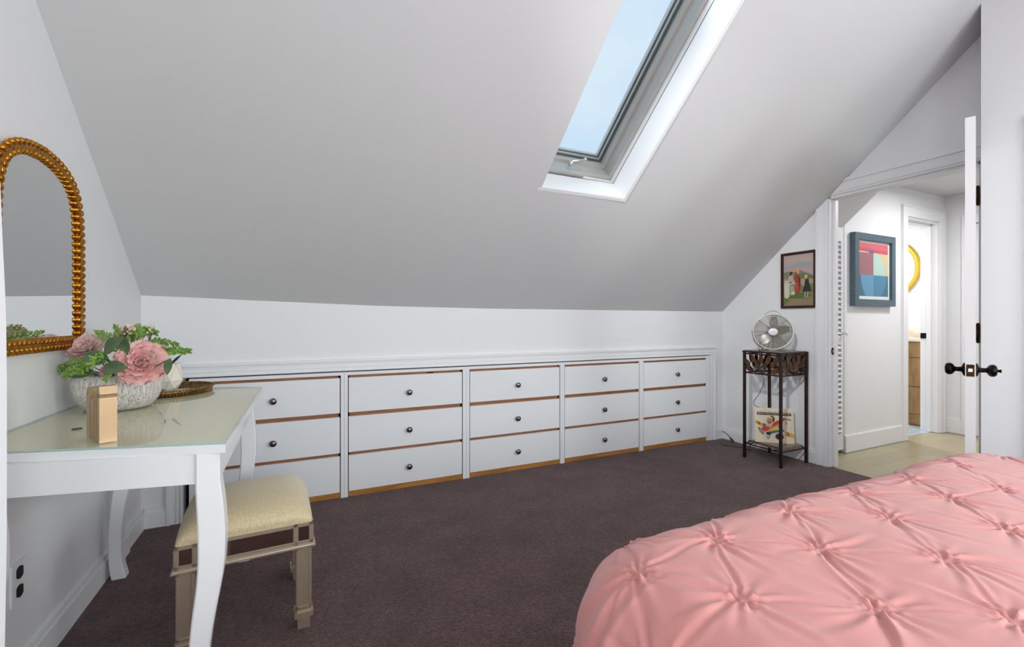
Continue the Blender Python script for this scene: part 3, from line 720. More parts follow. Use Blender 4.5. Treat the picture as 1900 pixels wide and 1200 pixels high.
# gold ornament (ribbed block letter seen edge on)
g0=at(201,820,837*(CH-ZG)/(820-YH)); g1=at(168,800,837*(CH-ZG)/(800-YH)); g0.z=g1.z=ZG
dg=(g1-g0).normalized(); sg=Vector((-dg.y,dg.x,0)); Lg=.145
orn=thing('gold_block_letter',g0,'thick gold ornament block seen edge-on in front of the ribbed vase','ornament')
MG=frame(g0,dg,sg*-1,(0,0,1)) if False else frame(g0+dg*.0,dg,sg,(0,0,1)); tk=.018
m=MB()
def gpr(pts): m.prism([(x,-tk,z) for x,z in pts],(0,2*tk,0),MG)
gpr([(0,0),(.024,0),(.024,.118),(.0,.118)]); gpr([(-.004,.128),(.004,.118),(.030,.118),(.034,.128),(.030,.148),(.002,.148)]); gpr([(0,.118),(.024,.118),(.026,.128),(-.002,.128)])
arch=[(.024+.046*(1-math.cos(a))/1,.07+.055*math.sin(a)) for a in [PI*k/10 for k in range(11)]]
m.bevel(.0018,2)
for x0,x1,h in ((.038,.052,.100),(.066,.088,.118),(.112,.142,.122)):
    m.box(x0,-tk,.0,x1,tk,h,MG)
    M2=MG@Matrix.Translation(((x0+x1)/2,tk,h))@Matrix.Rotation(R(90),4,'X'); m.lathe([((x1-x0)/2,0),((x1-x0)/2,2*tk)],14,M2)
m.box(.020,-tk*.7,.075,.135,tk*.7,.10,MG)
part(m,'letter_body',GOLD2,orn)
# small ring on desk
c=at(143,796,837*(CH-ZG)/(796-YH)); c.z=ZG+.0012
m=MB(); m.tube([c+Vector((.011*math.cos(a),.011*math.sin(a),0)) for a in [2*PI*k/24 for k in range(24)]],.0014,6,closed=True)
tag(m.build('small_ring',mat('dark_ring_metal','#4a4640',.35,.8)),'tiny dark ring lying on the glass left of the gold ornament','ring')
# ================================================================ PLANT STAND
IRON=mat('brown_iron','#3a2622',.42,.5,var=(50,'#241513')); LEAFC=[mat('copper_leaf','#4f2f20',.4,.5,var=(30,'#6d4a2c')),mat('olive_leaf','#43351f',.45,.5,var=(30,'#5f4424')),mat('plum_leaf','#3a211e',.4,.7,var=(30,'#58372a'))]
X0,X1,Y0,Y1=3.325,3.635,2.235,2.545; ZS=.868
st=thing('plant_stand',((X0+X1)/2,(Y0+Y1)/2,0),'tall square brown metal plant stand with leaf scrollwork in the far right corner','stand')
for x in (X0,X1):
    for y in (Y0,Y1):
        m=MB(); m.box(x-.009,y-.009,0,x+.009,y+.009,ZS); m.bevel(.002,1); part(m,'leg',IRON,st)
m=MB(); m.box(X0-.012,Y0-.012,ZS,X1+.012,Y1+.012,ZS+.012); m.bevel(.003,1)
for z in (ZS-.012,.700):
    for x in (X0,X1): m.box(x-.005,Y0,z-.005,x+.005,Y1,z+.005)
    for y in (Y0,Y1): m.box(X0,y-.005,z-.005,X1,y+.005,z+.005)
part(m,'top_frame',IRON,st)
m=MB(); m.box(X0-.002,Y0-.002,ZS+.0121,X1+.002,Y1+.002,ZS+.0165); part(m,'top_tile',mat('stone_tile','#7b6657',.35,var=(14,'#94857a')),st,label='mottled stone tile top')
def leafpanel(p,q,nrm,seed):
    rnd=random.Random(seed); m=MB(); p=Vector(p);q=Vector(q); d=(q-p).normalized(); L_=(q-p).length; nrm=Vector(nrm)
    root=p+d*L_*.5+UP*.702
    for k,(fx,fz) in enumerate(((-.44,.62),(-.40,.28),(-.26,.85),(-.14,.55),(-.02,.88),(.10,.55),(.20,.88),(.34,.62),(.44,.30),(.42,.86))):
        tip=p+d*L_*(.5+fx)+UP*(.702+.155*fz); mid=root.lerp(tip,.5)+d*L_*fx*.12-UP*.01
        m.mi=0; path=bezier([root+nrm*.0,mid,tip],5); m.tube(path,.0028,5)
        dd=(tip-mid).normalized(); l=rnd.uniform(.062,.085); w=rnd.uniform(.017,.023); s_=dd.cross(nrm).normalized()
        b=tip-dd*l*.72; m.mi=1+rnd.randrange(3); pts=[]
        for i in range(12):
            a=2*PI*i/12; pts.append(b+dd*(l/2-l/2*math.cos(a))+s_*w*math.sin(a)*(1-.35*math.cos(a+PI))+nrm*(.002+rnd.uniform(0,.002)))
        # keep inside band
        for v in pts: v.z=min(max(v.z,.706),ZS-.004)
        m.prism(pts,nrm*.002)
    return m
for k,(p,q,n0) in enumerate((((X0,Y0,0),(X1,Y0,0),(0,-1,0)),((X0,Y1,0),(X0,Y0,0),(-1,0,0)),((X0,Y1,0),(X1,Y1,0),(0,1,0)),((X1,Y1,0),(X1,Y0,0),(1,0,0)))):
    part(leafpanel(p,q,n0,k+3),'leaf_panel',[IRON]+LEAFC,st)
m=MB(); zs=.118
for x in (X0,X1): m.box(x-.004,Y0,zs-.004,x+.004,Y1,zs+.004)
for y in (Y0,Y1): m.box(X0,y-.004,zs-.004,X1,y+.004,zs+.004)
g=.022; m.tube([(X0+g,Y0+g,zs+.025),(X0+g,Y1-g,zs+.025)],.003,6); m.tube([(X0+g,Y1-g,zs+.025),(X0+g,Y1-g,zs)],.003,6); m.tube([(X0+g,Y0+g,zs+.025),(X0+g,Y0+g,zs)],.003,6)
m.tube([(X0,(Y0+Y1)/2+.06,zs),(X0+g,(Y0+Y1)/2+.06,zs+.025)],.003,6)
for y in (Y0+.05,Y1-.05): m.box(X0,y-.004,zs+.002,X1,y+.004,zs+.008)
part(m,'lower_rack',IRON,st)
m=MB(); m.box(X0+.03,Y0+.02,zs+.0081,X1-.01,Y1-.02,zs+.020); m.bevel(.002,1); part(m,'shelf_tile',MATS['stone_tile'],st,label='mottled stone tile on the lower rack')
# ---- record sleeve
zr=zs+.0205
a=Vector((3.372,2.482,zr)); b=Vector((3.578,2.300,zr)); dx=(b-a).normalized(); nb_=Vector((-dx.y,dx.x,0)); 
if nb_.dot(FWD)<0: nb_=-nb_
lean=(UP*math.cos(R(7))+nb_*math.sin(R(7))).normalized(); nf=dx.cross(lean).normalized()
if nf.dot(FWD)>0: nf=-nf
SWd=.283; SH=.276
rec=thing('record_sleeve',a,'cream record sleeve with cartoon plane picture leaning on the lower shelf of the plant stand','record')
CREAM=mat('cream_card','#e5d6bd',.5,var=(6,'#d9cdb8'))
m=MB(); m.prism([a,a+dx*SWd,a+dx*SWd+lean*SH,a+lean*SH],-nf*.005); part(m,'sleeve',CREAM,rec)
def artmesh(o_,ux,uz,nrm,W_,H_,shapes,step=.0004):
    m=MB(); mats=[]; 
    for k,(colr,pts) in enumerate(shapes):
        mm=mat('print_'+colr.strip('#'),colr,.6)
        if mm not in mats: mats.append(mm)
        m.mi=mats.index(mm); off=nrm*(.0005+step*k)
        vs_=[m.bm.verts.new(Vector(o_)+ux*W_*x+uz*H_*y+off) for x,y in pts]; m._f(vs_)
    return m,mats
def ell(cx,cy,rx,ry,rot=0,n=18):
    r_=R(rot); return [(cx+rx*math.cos(t)*math.cos(r_)-ry*math.sin(t)*math.sin(r_),cy+rx*math.cos(t)*math.sin(r_)+ry*math.sin(t)*math.cos(r_)) for t in [2*PI*k/n for k in range(n)]]
plane=[('#2a1a16',[(.06,.865),(.94,.865),(.94,.79),(.06,.79)]),
('#d9a23a',[(.0,.61),(.07,.62),(.28,.51),(.24,.46),(.15,.46),(.0,.555)]),('#8a4a22',[(.06,.60),(.13,.57),(.15,.50),(.08,.52)]),
('#a49a78',ell(.85,.69,.10,.035,-5)),
('#d8a02f',[(.78,.35),(1.0,.27),(1.0,.17),(.77,.22)]),('#8f5a20',[(.83,.33),(.87,.315),(.87,.21),(.82,.22)]),
('#2f6f72',[(.30,.30),(.56,.37),(.73,.40),(.75,.34),(.56,.30),(.42,.26)]),
('#e0b03a',[(.28,.31),(.36,.45),(.64,.58),(.64,.45),(.52,.37)]),('#6f8f60',[(.58,.56),(.70,.60),(.68,.50),(.60,.46)]),
('#d98a32',[(.34,.42),(.72,.66),(.72,.60),(.38,.36)]),
('#c8373a',[(.36,.46),(.72,.74),(.79,.72),(.76,.66),(.44,.44)]),('#b52f3a',[(.46,.56),(.58,.65),(.60,.58),(.49,.50)]),
('#c8373a',[(.16,.39),(.22,.46),(.37,.45),(.37,.37),(.24,.31)]),
('#7b746d',ell(.155,.33,.04,.125,35)),('#b5a994',ell(.155,.33,.012,.06,35)),
('#5a6a60',ell(.24,.50,.055,.045,-20)),('#b9b09a',[(.26,.47),(.34,.53),(.46,.50),(.40,.45)]),
('#241c18',ell(.45,.69,.06,.09,10)),('#b5835c',ell(.385,.64,.075,.105,-10)),('#8a5a3c',ell(.375,.585,.045,.03,0)),('#e0c8a8',[(.35,.72),(.47,.70),(.46,.735),(.37,.75)]),
('#1e1a18',ell(.62,.19,.105,.09)),('#4a4438',ell(.645,.205,.045,.04)),('#8a7a4a',ell(.645,.205,.018,.018)),
('#201a18',ell(.34,.265,.065,.04,-10)),('#3a3430',[(.29,.20),(.303,.20),(.325,.11),(.312,.11)]),('#3a3430',[(.37,.21),(.383,.21),(.33,.105),(.322,.115)]),
('#8fa0a8',ell(.80,.58,.022,.045,0))]
m,ms=artmesh(a,dx,lean,nf,SWd,SH,plane); part(m,'cover_print',ms,rec,label='cartoon pilot in a red and yellow propeller plane')
def text_part(txt,o_,ux,uz,nrm,h,width,m_,name,root,lab=None):
    cu=D.curves.new('lettering','FONT'); cu.body=txt; cu.size=1; cu.extrude=.02
    to=D.objects.new('lettering',cu); COL.objects.link(to); bpy.context.view_layer.update()
    me=D.meshes.new_from_object(to.evaluated_get(bpy.context.evaluated_depsgraph_get())); D.objects.remove(to)
    xs_=[v.co.x for v in me.vertices]; ys_=[v.co.y for v in me.vertices]; sx=width/(max(xs_)-min(xs_)); sy=h/(max(ys_)-min(ys_)); mx,my=min(xs_),min(ys_)
    for v in me.vertices:
        p=o_+ux*(v.co.x-mx)*sx+uz*(v.co.y-my)*sy+nrm*(v.co.z*.02+.001); v.co=p-root.location
    me.materials.append(m_); ob=D.objects.new(name,me); COL.objects.link(ob); ob.parent=root
    if lab: ob['label']=lab
    return ob
o_=a+dx*SWd*.07+lean*SH*.875
text_part('L O U   B U S S E R A Y',o_,dx,lean,nf,SH*.035,SWd*.86,mat('red_ink','#9c5a4a',.6),'title_lettering',rec,'small spaced red lettering')
o_=a+dx*SWd*.09+lean*SH*.811+nf*.0008
text_part('ENTAIVZED MIRE',o_,dx,lean,nf,SH*.035,SWd*.82,mat('cream_ink','#d9cbb8',.6),'band_lettering',rec,'cream lettering on the dark band')
# ================================================================ FAN
FC=at(1433.5,615.5,3.61); FB=ZS+.0166; fan=thing('desk_fan',(FC.x,FC.y,FB),'round silver metal desk fan standing on top of the plant stand','fan')
fn=(Vector((-FC.x,-FC.y,.12))).normalized(); fn=(fn+RIGHT*.10).normalized(); fx=UP.cross(fn).normalized(); fy=fn.cross(fx)
MF=frame(FC,fx,fy,fn); RF=.140
def circ(r_,z_,n=48,M=MF): return [M@Vector((r_*math.cos(2*PI*k/n),r_*math.sin(2*PI*k/n),z_)) for k in range(n)]
CHR=mat('fan_satin_metal','#cfccc4',.3,.75)
m=MB(); m.lathe([(RF-.004,-.035),(RF,-.035),(RF,.022),(RF-.004,.022),(RF-.004,-.035)],56,MF,cap=False); m.tube(circ(RF-.001,.022,56),.0045,8,closed=True); m.tube(circ(RF-.001,-.035,56),.0035,8,closed=True); part(m,'rim',mat('fan_rim','#d9d6cf',.35,.4),fan)
m=MB()
for k in range(11):
    r_=.036+k*.0095; z_=.022+.018*math.cos((r_/RF)*PI/2); m.tube(circ(r_,z_,44),.0011,5,closed=True)
for k in range(8):
    a_=2*PI*k/8; m.tube([MF@Vector((r_*math.cos(a_),r_*math.sin(a_),.022+.018*math.cos((r_/RF)*PI/2)-.001)) for r_ in (.03,.06,.1,RF)],.0016,5)
part(m,'front_grille',mat('grille_wire','#8a8378',.35,.8),fan)
m=MB()
for k in range(10): m.tube(circ(.045+k*.0095,-.036,40),.0012,5,closed=True)
for k in range(6):
    a_=2*PI*k/6+.3; m.tube([MF@Vector((.03*math.cos(a_),.03*math.sin(a_),-.036)),MF@Vector((RF*math.cos(a_),RF*math.sin(a_),-.036))],.0018,5)
part(m,'rear_grille',MATS['grille_wire'],fan)
m=MB(); m.lathe([(.0001,.052),(.018,.051),(.030,.046),(.034,.040),(.034,.030),(.0001,.030)],32,MF,sy=.9); part(m,'hub_cap',mat('white_badge','#eef0f4',.3),fan)
m=MB()
for q in (-1,0,1): m.box(-.014+abs(q)*.004,q*.006-.0008,.0523,.014-abs(q)*.004,q*.006+.0008,.0528,MF)
part(m,'badge_lettering',mat('badge_blue','#8f9fc0',.5),fan)
m=MB(); m.lathe([(.0001,.02),(.030,.02),(.034,0),(.034,-.05),(.030,-.075),(.0001,-.08)],24,MF); part(m,'motor',BLACKP,fan)
for k in range(5):
    a_=2*PI*k/5+R(-65); m=MB(); M2=MF@Matrix.Rotation(a_,4,'Z'); P=[]
    for i in range(9):
        v=i/8; r_=.028+.090*v; w_=.015+.019*math.sin(PI*min(1,v*.85+.1)); P.append([M2@Vector((r_,u*w_+.012*v,-.004+u*.013*(1-.3*v))) for u in (-1,-.5,0,.5,1)])
    m.grid(P); part(m,'blade',CHR,fan)
m=MB(); m.tube(bezier([MF@Vector((-.062,.122,-.02)),MF@Vector((-.035,.155,-.03)),MF@Vector((.005,.168,-.03)),MF@Vector((.045,.155,-.03)),MF@Vector((.068,.118,-.02))],8),.003,6); part(m,'carry_handle',mat('handle_wire','#aaa59b',.35,.8),fan)
m=MB(); bz=FB+.004
c0=Vector((FC.x,FC.y,bz)); 
m.tube(bezier([MF@Vector((-RF-.006,.01,-.02)),MF@Vector((-.125,-.08,-.03)),MF@Vector((-.075,-.128,-.03)),c0-fx*.06-fn*.01],8),.0035,6)
m.tube(bezier([MF@Vector((RF+.006,.01,-.02)),MF@Vector((.125,-.08,-.03)),MF@Vector((.075,-.128,-.03)),c0+fx*.06-fn*.01],8),.0035,6)
ring_=[c0+fx*.085*math.cos(t)+Vector((fn.x,fn.y,0)).normalized()*.06*math.sin(t) for t in [2*PI*k/36 for k in range(36)]]
m.tube(ring_,.0035,6,closed=True); part(m,'stand',MATS['handle_wire'],fan)
pts=[MF@Vector((-.02,-.03,-.06)),at(1418,640,3.66),at(1412,652,3.60),Vector((X0-.012,Y0+.17,ZS+.02)),at(1412,690,3.50),at(1418,705,3.50),at(1410,728,3.56),at(1399,744,3.64),at(1400,751,3.73),at(1412,757,3.80),at(1428,762,3.86),at(1432,810,3.86),at(1420,829,3.86)]
m=MB(); m.tube(bezier(pts,6),.0022,6); part(m,'power_cord',BLACKP,fan)
# ---- loose cord on floor
def fl(x,y,z=.004): d=837*(CH-z)/(y-YH); p=at(x,y,d); p.z=z; return p
cord=thing('power_cord',fl(1345,822),'thin dark cord with a plug looped against the baseboard in the far right corner','cord')
def wl(x,y,off=.03):
    # point near right wall at small offset
    lx=(x-950)/FPX; t=(XR-off)/(SA+lx*CA); return Vector((XR-off,t*(CA-lx*SA),CH-(y-YH)/FPX*t))
pp=[wl(1362,820,.04),wl(1352,808,.03),wl(1343,801,.028),wl(1334,799,.028),wl(1329,804,.028),wl(1332,811,.03),fl(1338,822),fl(1345,826),fl(1362,828),fl(1380,831),fl(1394,834),fl(1399,828)]
m=MB(); m.tube(bezier(pp,6),.0028,6); part(m,'cable',mat('dark_brown_cable','#2a1a17',.5),cord)
m=MB(); q0,q1=wl(1354,811,.035),wl(1362,821,.05); m.tube([q0,q0.lerp(q1,.3),q1],[.004,.009,.009],8); part(m,'plug',BLACKP,cord)
# ================================================================ PICTURES
pic=thing('framed_picture',(XR,2.325,1.45),'small dark-framed country scene with three children hanging above the fan','picture')
py0,py1,pz0,pz1=2.468,2.182,1.228,1.686
m=MB(); fw=.020; xo=XR-.020
m.box(xo,py1,pz0,XR,py1+fw,pz1); m.box(xo,py0-fw,pz0,XR,py0,pz1); m.box(xo,py1+fw,pz0,XR,py0-fw,pz0+fw); m.box(xo,py1+fw,pz1-fw,XR,py0-fw,pz1)
part(m,'frame',mat('mahogany_frame','#3a1a16',.35,var=(20,'#28100e')),pic)
shapes=[('#a7a2a0',[(0,0),(1,0),(1,1),(0,1)]),('#b8a39c',[(0,.80),(.35,.84),(1,.78),(1,1),(0,1)]),('#98a0a6',[(.1,.76),(.5,.86),(.95,.82),(.9,.74),(.4,.72)]),('#b59c98',[(0,.66),(1,.62),(1,.72),(.5,.76),(0,.72)]),
('#7e7a78',[(.3,.62),(.42,.66),(.56,.69),(.70,.65),(.88,.60),(.9,.55),(.3,.55)]),('#7d7d5f',[(0,.66),(.12,.68),(.30,.67),(.42,.62),(.5,.50),(0,.48)]),('#6f7045',[(.45,.60),(.60,.63),(.80,.60),(1,.57),(1,.48),(.45,.48)]),
('#a39a82',[(0,.54),(.3,.51),(.7,.52),(1,.50),(1,.40),(0,.40)]),('#7b7a4c',[(0,0),(1,0),(1,.42),(.5,.40),(0,.44)]),('#8f7a5c',[(.0,.02),(.35,.14),(.8,.10),(1,.15),(1,0),(0,0)]),('#5c6638',[(.1,.20),(.4,.26),(.8,.24),(.95,.18),(.6,.14),(.2,.15)]),('#61713a',[(0,.0),(.18,.10),(.10,.18),(0,.18)]),
('#cfc3b5',[(.03,.18),(.02,.42),(.06,.50),(.16,.50),(.24,.40),(.20,.18),(.10,.14)]),('#b9a696',[(.12,.46),(.18,.58),(.30,.62),(.34,.54),(.30,.44)]),('#1e2420',ell(.26,.635,.055,.035,25)),('#b08c74',ell(.30,.60,.03,.03)),
('#9c3a30',[(.36,.56),(.44,.62),(.52,.60),(.58,.52),(.58,.30),(.50,.24),(.40,.28),(.42,.42)]),('#b8483a',[(.42,.44),(.50,.46),(.50,.28),(.44,.30)]),('#5a2520',[(.50,.58),(.57,.52),(.58,.34),(.53,.40)]),('#c4a058',ell(.43,.675,.10,.045,-12)),('#8a5a3a',ell(.42,.635,.035,.035)),('#caa468',ell(.50,.66,.05,.03,-40)),
('#c8b2ac',ell(.25,.455,.15,.032,-3)),('#5a6a48',ell(.25,.462,.06,.015)),('#9ba283',[(.20,.40),(.36,.40),(.38,.24),(.26,.20),(.20,.26)]),('#d0c4b2',ell(.34,.25,.06,.04)),
('#cdbb8a',ell(.76,.555,.045,.035)),('#2c2a2a',[(.70,.50),(.84,.51),(.86,.42),(.72,.41)]),('#24302c',[(.71,.43),(.86,.43),(.94,.27),(.64,.26)]),('#b8a088',[(.70,.50),(.73,.50),(.70,.36),(.66,.38)]),('#b89a80',[(.71,.26),(.75,.26),(.755,.15),(.72,.15)]),('#b89a80',[(.80,.26),(.84,.26),(.83,.15),(.79,.15)])]
m,ms=artmesh((XR-.010,py0-fw,pz0+fw),Vector((0,-1,0)),UP,Vector((-1,0,0)),(py0-py1-2*fw),(pz1-pz0-2*fw),shapes,.0002); part(m,'print',ms,pic)
ap=thing('framed_artwork',(4.6,HY,1.57),'blue-grey framed abstract print of red, cream and blue shapes on the hall wall','picture')
ax0,ax1,az0,az1=4.288,4.925,1.254,1.885; y_=HY-.045; fw=.058
m=MB(); m.box(ax0,y_,az0,ax0+fw,HY-.003,az1); m.box(ax1-fw,y_,az0,ax1,HY-.003,az1); m.box(ax0+fw,y_,az0,ax1-fw,HY-.003,az0+fw); m.box(ax0+fw,y_,az1-fw,ax1-fw,HY-.003,az1); m.bevel(.002,1)
part(m,'frame',mat('slate_blue_frame','#4b5f6b',.45,var=(30,'#42545f'),aniso=(1,1,3)),ap)
sh=[('#d8dcd6',[(0,0),(1,0),(1,1),(0,1)]),('#b8545f',[(.01,.82),(.95,.79),(.95,.965),(.01,.965)]),('#c85f6a',[(.01,.88),(.95,.85),(.95,.965),(.01,.965)]),
('#94646a',[(.01,.42),(.50,.42),(.50,.80),(.01,.80)]),('#a8dbc6'.replace('a8dbc6','a9c4b8'),[(.50,.42),(.86,.42),(.84,.60),(.72,.74),(.60,.80),(.50,.80)]),('#c9b489',[(.86,.42),(.95,.42),(.95,.78),(.60,.80),(.72,.74),(.84,.60)]),
('#3f6b82',[(.01,.06),(.95,.06),(.95,.42),(.01,.42)]),('#5b8fae',[(.12,.42),(.50,.42),(.50,.06),(.26,.06),(.18,.18),(.13,.30)]),('#4a7c9a',[(.50,.42),(.93,.42),(.86,.22),(.76,.10),(.70,.06),(.50,.06)]),
('#5e5f74',[(.36,.82),(.50,.86),(.50,.80),(.40,.80)])]
m,ms=artmesh((ax0+fw,HY-.022,az0+fw),Vector((1,0,0)),UP,Vector((0,-1,0)),ax1-ax0-2*fw,az1-az0-2*fw,sh,.0003); m.mi=0
part(m,'print',ms,ap)
# ================================================================ DOOR (bedroom) seen edge on
def pol(ang,r): return Vector((r*math.sin(R(ang)),r*math.cos(R(ang)),0))
e0=pol(70.76,3.005); e1=pol(70.76,3.79); dd=(e1-e0).normalized(); dn=Vector((dd.y,-dd.x,0))  # dn to the right of view
MD=frame(e0,dd,dn,(0,0,1)); DW=(e1-e0).length; hT=.0178
m=MB(); m.box(0,-hT,.012,DW,hT,2.075,MD); m.bevel(.0015,1)
for s_ in (-1,1):
    for (u0,u1,z0,z1) in ((.12,.36,.25,.82),(.43,.67,.25,.82),(.12,.36,1.02,1.95),(.43,.67,1.02,1.95)):
        pass
dr=m.build('door_1',TRIM); dr['kind']='structure'; dr['label']='white bedroom door standing open edge-on'
for s_,ln in ((-1,0),(1,.012)):
    M2=MD@Matrix.Translation((.062,s_*hT,.890))@Matrix.Rotation(R(-90*s_),4,'X')
    m=MB(); m.lathe([(.032,0),(.032,.004),(.026,.008),(.012,.013),(.0105,.030),(.013,.036),(.024,.042),(.0285,.050),(.0285,.060),(.022,.068),(.010,.071),(.0001,.071)],28,M2)
    if ln: m.lathe([(.006,.070),(.006,.076),(.008,.078),(.008,.083),(.0001,.084)],14,M2)
    m.build('door_knob',BLACKM,dr)
m=MB(); m.box(-.0015,-.0135,.862,.0005,.0135,.918,MD); m.build('latch_plate',BRONZE,dr)
m=MB(); m.prism([(-.011,-.007,.885),(0,-.007,.885),(0,.007,.885),(-.004,.007,.885)],(0,0,.014),MD); m.build('latch_bolt',STEEL,dr)
for z in (1.872,1.050,.25):
    m=MB(); c=Vector((XR-.016,J1+.004,z)); m.lathe([(.0085,-.052),(.0085,.052)],12,Matrix.Translation(c)); m.ball(c+Vector((0,0,.055)),.0075,.0075,.006); m.ball(c-Vector((0,0,.055)),.0075,.0075,.006)
    m.box(c.x,J1+.0065,z-.048,XR+.03,J1+.009,z+.048)
    m.build('hinge',BRONZE,dr)
m=MB(); m.prism([(XR+.03+.022*math.cos(t)*.75,J0-.0155,.89+.028*math.sin(t)) for t in [2*PI*k/16 for k in range(16)]],(0,.003,0)); o=m.build('strike_plate',BLACKM,dr)
m=MB(); m.box(XR+.026,J0-.0165,.878,XR+.036,J0-.0155,.902); m.build('strike_hole',mat('pale_brass','#c9b08a',.3,.6),o)
# bathroom strike
m=MB(); m.box(5.795,HY+.086,.945,5.8035,HY+.136,1.0); tag(m.build('latch_keeper',BLACKM),'small black latch plate on the bathroom door jamb','latch')
# louvred closet door in hall
lv_=MB(); lx0,lx1=3.80,4.20; ly=HY+.0; zt_=1.945
lv_.box(lx0,ly,.03,lx0+.05,ly+.032,zt_); lv_.box(lx1-.032,ly,.03,lx1,ly+.032,zt_); lv_.box(lx0+.05,ly,.03,lx1-.032,ly+.032,.17); lv_.box(lx0+.05,ly,.925,lx1-.032,ly+.032,1.0); lv_.box(lx0+.05,ly,1.80,lx1-.032,ly+.032,zt_)
lv_.box(lx0-.0,ly-.012,1.935,lx1+.012,ly+.02,1.95)
ld=lv_.build('door_3',TRIM); ld['kind']='structure'; ld['label']='white louvred closet door in the hall'
m=MB()
for (za,zb_) in ((.175,.925),(1.005,1.80)):
    n=int((zb_-za)/.0435)
    for k in range(n):
        z=za+(k+.5)*(zb_-za)/n; M2=Matrix.Translation((0,ly+.010,z))@Matrix.Rotation(R(38),4,'X'); m.box(lx0+.05,-.024,-.004,lx1-.032,.018,.004,M2)
m.build('louvre_slats',TRIM,ld)
m=MB(); m.lathe([(.012,0),(.007,.008),(.007,.022),(.016,.030),(.017,.038),(.008,.044),(.0001,.044)],18,Matrix.Translation((lx1-.016,ly,1.02))@Matrix.Rotation(R(90),4,'X')); m.build('closet_knob',TRIM,ld)
# ================================================================ BATHROOM VANITY + MIRROR
OAK=mat('oak_vanity','#a98656',.45,var=(5,'#97744a'),aniso=(1,6,1))
vn=thing('bathroom_vanity',(6.2,2.9,0),'oak bathroom vanity with marble top seen through the bathroom doorway','cabinet')
m=MB(); m.box(5.985,2.43,.02,6.49,3.6,.905); m.box(6.0,2.43,.0,6.49,3.6,.02) ; part(m,'body',OAK,vn)
for (z0,z1) in ((.735,.898),(.425,.728),(.135,.418)):
    m=MB(); m.box(5.967,2.435,z0,5.985,3.05,z1); m.box(5.963,2.445,z0+.012,5.967,2.46,z1-.012); d=part(m,'drawer',OAK,vn)
    m=MB(); zz=z1-.10 if z1-z0>.2 else (z0+z1)/2; m.box(5.940,2.575,zz-.005,5.955,2.72,zz+.005); m.box(5.955,2.585,zz-.004,5.967,2.60,zz+.004); m.box(5.955,2.695,zz-.004,5.967,2.71,zz+.004); part(m,'handle',BLACKM,vn,sub=d)
MAR=mat('cream_marble','#ece4d6',.2,var=(7,'#cdbfa8'))
m=MB(); m.box(5.95,2.42,.905,6.498,3.6,.935); m.box(6.47,2.42,.935,6.498,3.6,1.05); part(m,'countertop',MAR,vn)
bm_=thing('round_mirror',(6.5,3.08,1.75),'round gold-framed mirror on the bathroom wall above the vanity','mirror')
MM=Matrix.Translation((6.5,3.075,1.75))@Matrix.Rotation(R(-90),4,'Y')
m=MB(); m.lathe([(.335,.0),(.38,.0),(.385,.012),(.38,.03),(.355,.034),(.335,.022),(.335,0)],64,MM,cap=False); part(m,'frame',mat('bright_gold','#d8b23c',.35,.7),bm_)
m=MB(); m.lathe([(.0001,.012),(.336,.012)],48,MM,cap=False); part(m,'mirror_pane',MIRR,bm_)
# ================================================================ BED
bed=thing('bed',(1.45,.05,0),'bed base and mattress under the pink comforter at the lower right','bed')
m=MB(); m.box(.70,-.75,.30,2.35,.70,.50); m.bevel(.05,3); part(m,'mattress',mat('mattress_white','#e8e6e2',.8),bed)
m=MB(); m.box(.70,-.75,.10,2.35,.68,.299); part(m,'bed_base',mat('bed_base_grey','#8d8a88',.8),bed)
for x in (.76,2.29):
    for y in (-.7,.58):
        m=MB(); m.lathe([(.025,0),(.03,.1)],12,Matrix.Translation((x,y,0))); part(m,'leg',BLACKP,bed)
# comforter as a displaced sheet that rolls over the edges
ZB=.618; ER=.17; RHO=.10
cx0,cx1,cy0,cy1=.495+ER+RHO,2.54-ER-RHO,-.95+ER+RHO,.935-ER-RHO
step=.0038
over=RHO+ER*PI/2+.36
gx=np.arange(cx0-over,cx1+over+step,step); gy=np.arange(cy0-over,cy1+over+step,step)
PX,PY=np.meshgrid(gx,gy,indexing='ij')
qx=np.clip(PX,cx0,cx1); qy=np.clip(PY,cy0,cy1); ddx=PX-qx; ddy=PY-qy; dist=np.hypot(ddx,ddy); sd=np.maximum(dist,1e-9); ux_=ddx/sd; uy_=ddy/sd
dr_=np.maximum(dist-RHO,0); phi=np.minimum(dr_/ER,PI/2); low=np.maximum(dr_-ER*PI/2,0)
flat=np.minimum(dist,RHO)
rad=flat+ER*np.sin(phi)+low*.06
Xs=qx+ux_*rad; Ys=qy+uy_*rad; Zs=ZB-ER*(1-np.cos(phi))-low*.995
nx=ux_*np.sin(phi); ny=uy_*np.sin(phi); nzz=np.cos(phi)
# tuft lattice
tufts=[(2.076,.759),(1.778,.766),(1.917,.597),(1.493,.776),(1.673,.627),(1.176,.767),(1.371,.631),(1.56,.478),(.87,.735),(1.045,.612),(1.227,.465),(.627,.724),(.724,.560),(.921,.443),(1.085,.324),(.514,.55)]
lat=[]
for r_ in range(-8,4):
    for c_ in range(-4,9):
        x=.87+c_*.302+(.151 if r_%2 else 0); y=.737+r_*.152; lat.append((x,y))
known=list(tufts)
for x,y in lat:
    if min((x-a_)**2+(y-b_)**2 for a_,b_ in known)>.145**2 and y<1.35: tufts.append((x,y))
rnd=random.Random(21)
H=np.zeros_like(PX)
dmin=np.full_like(PX,9.0)
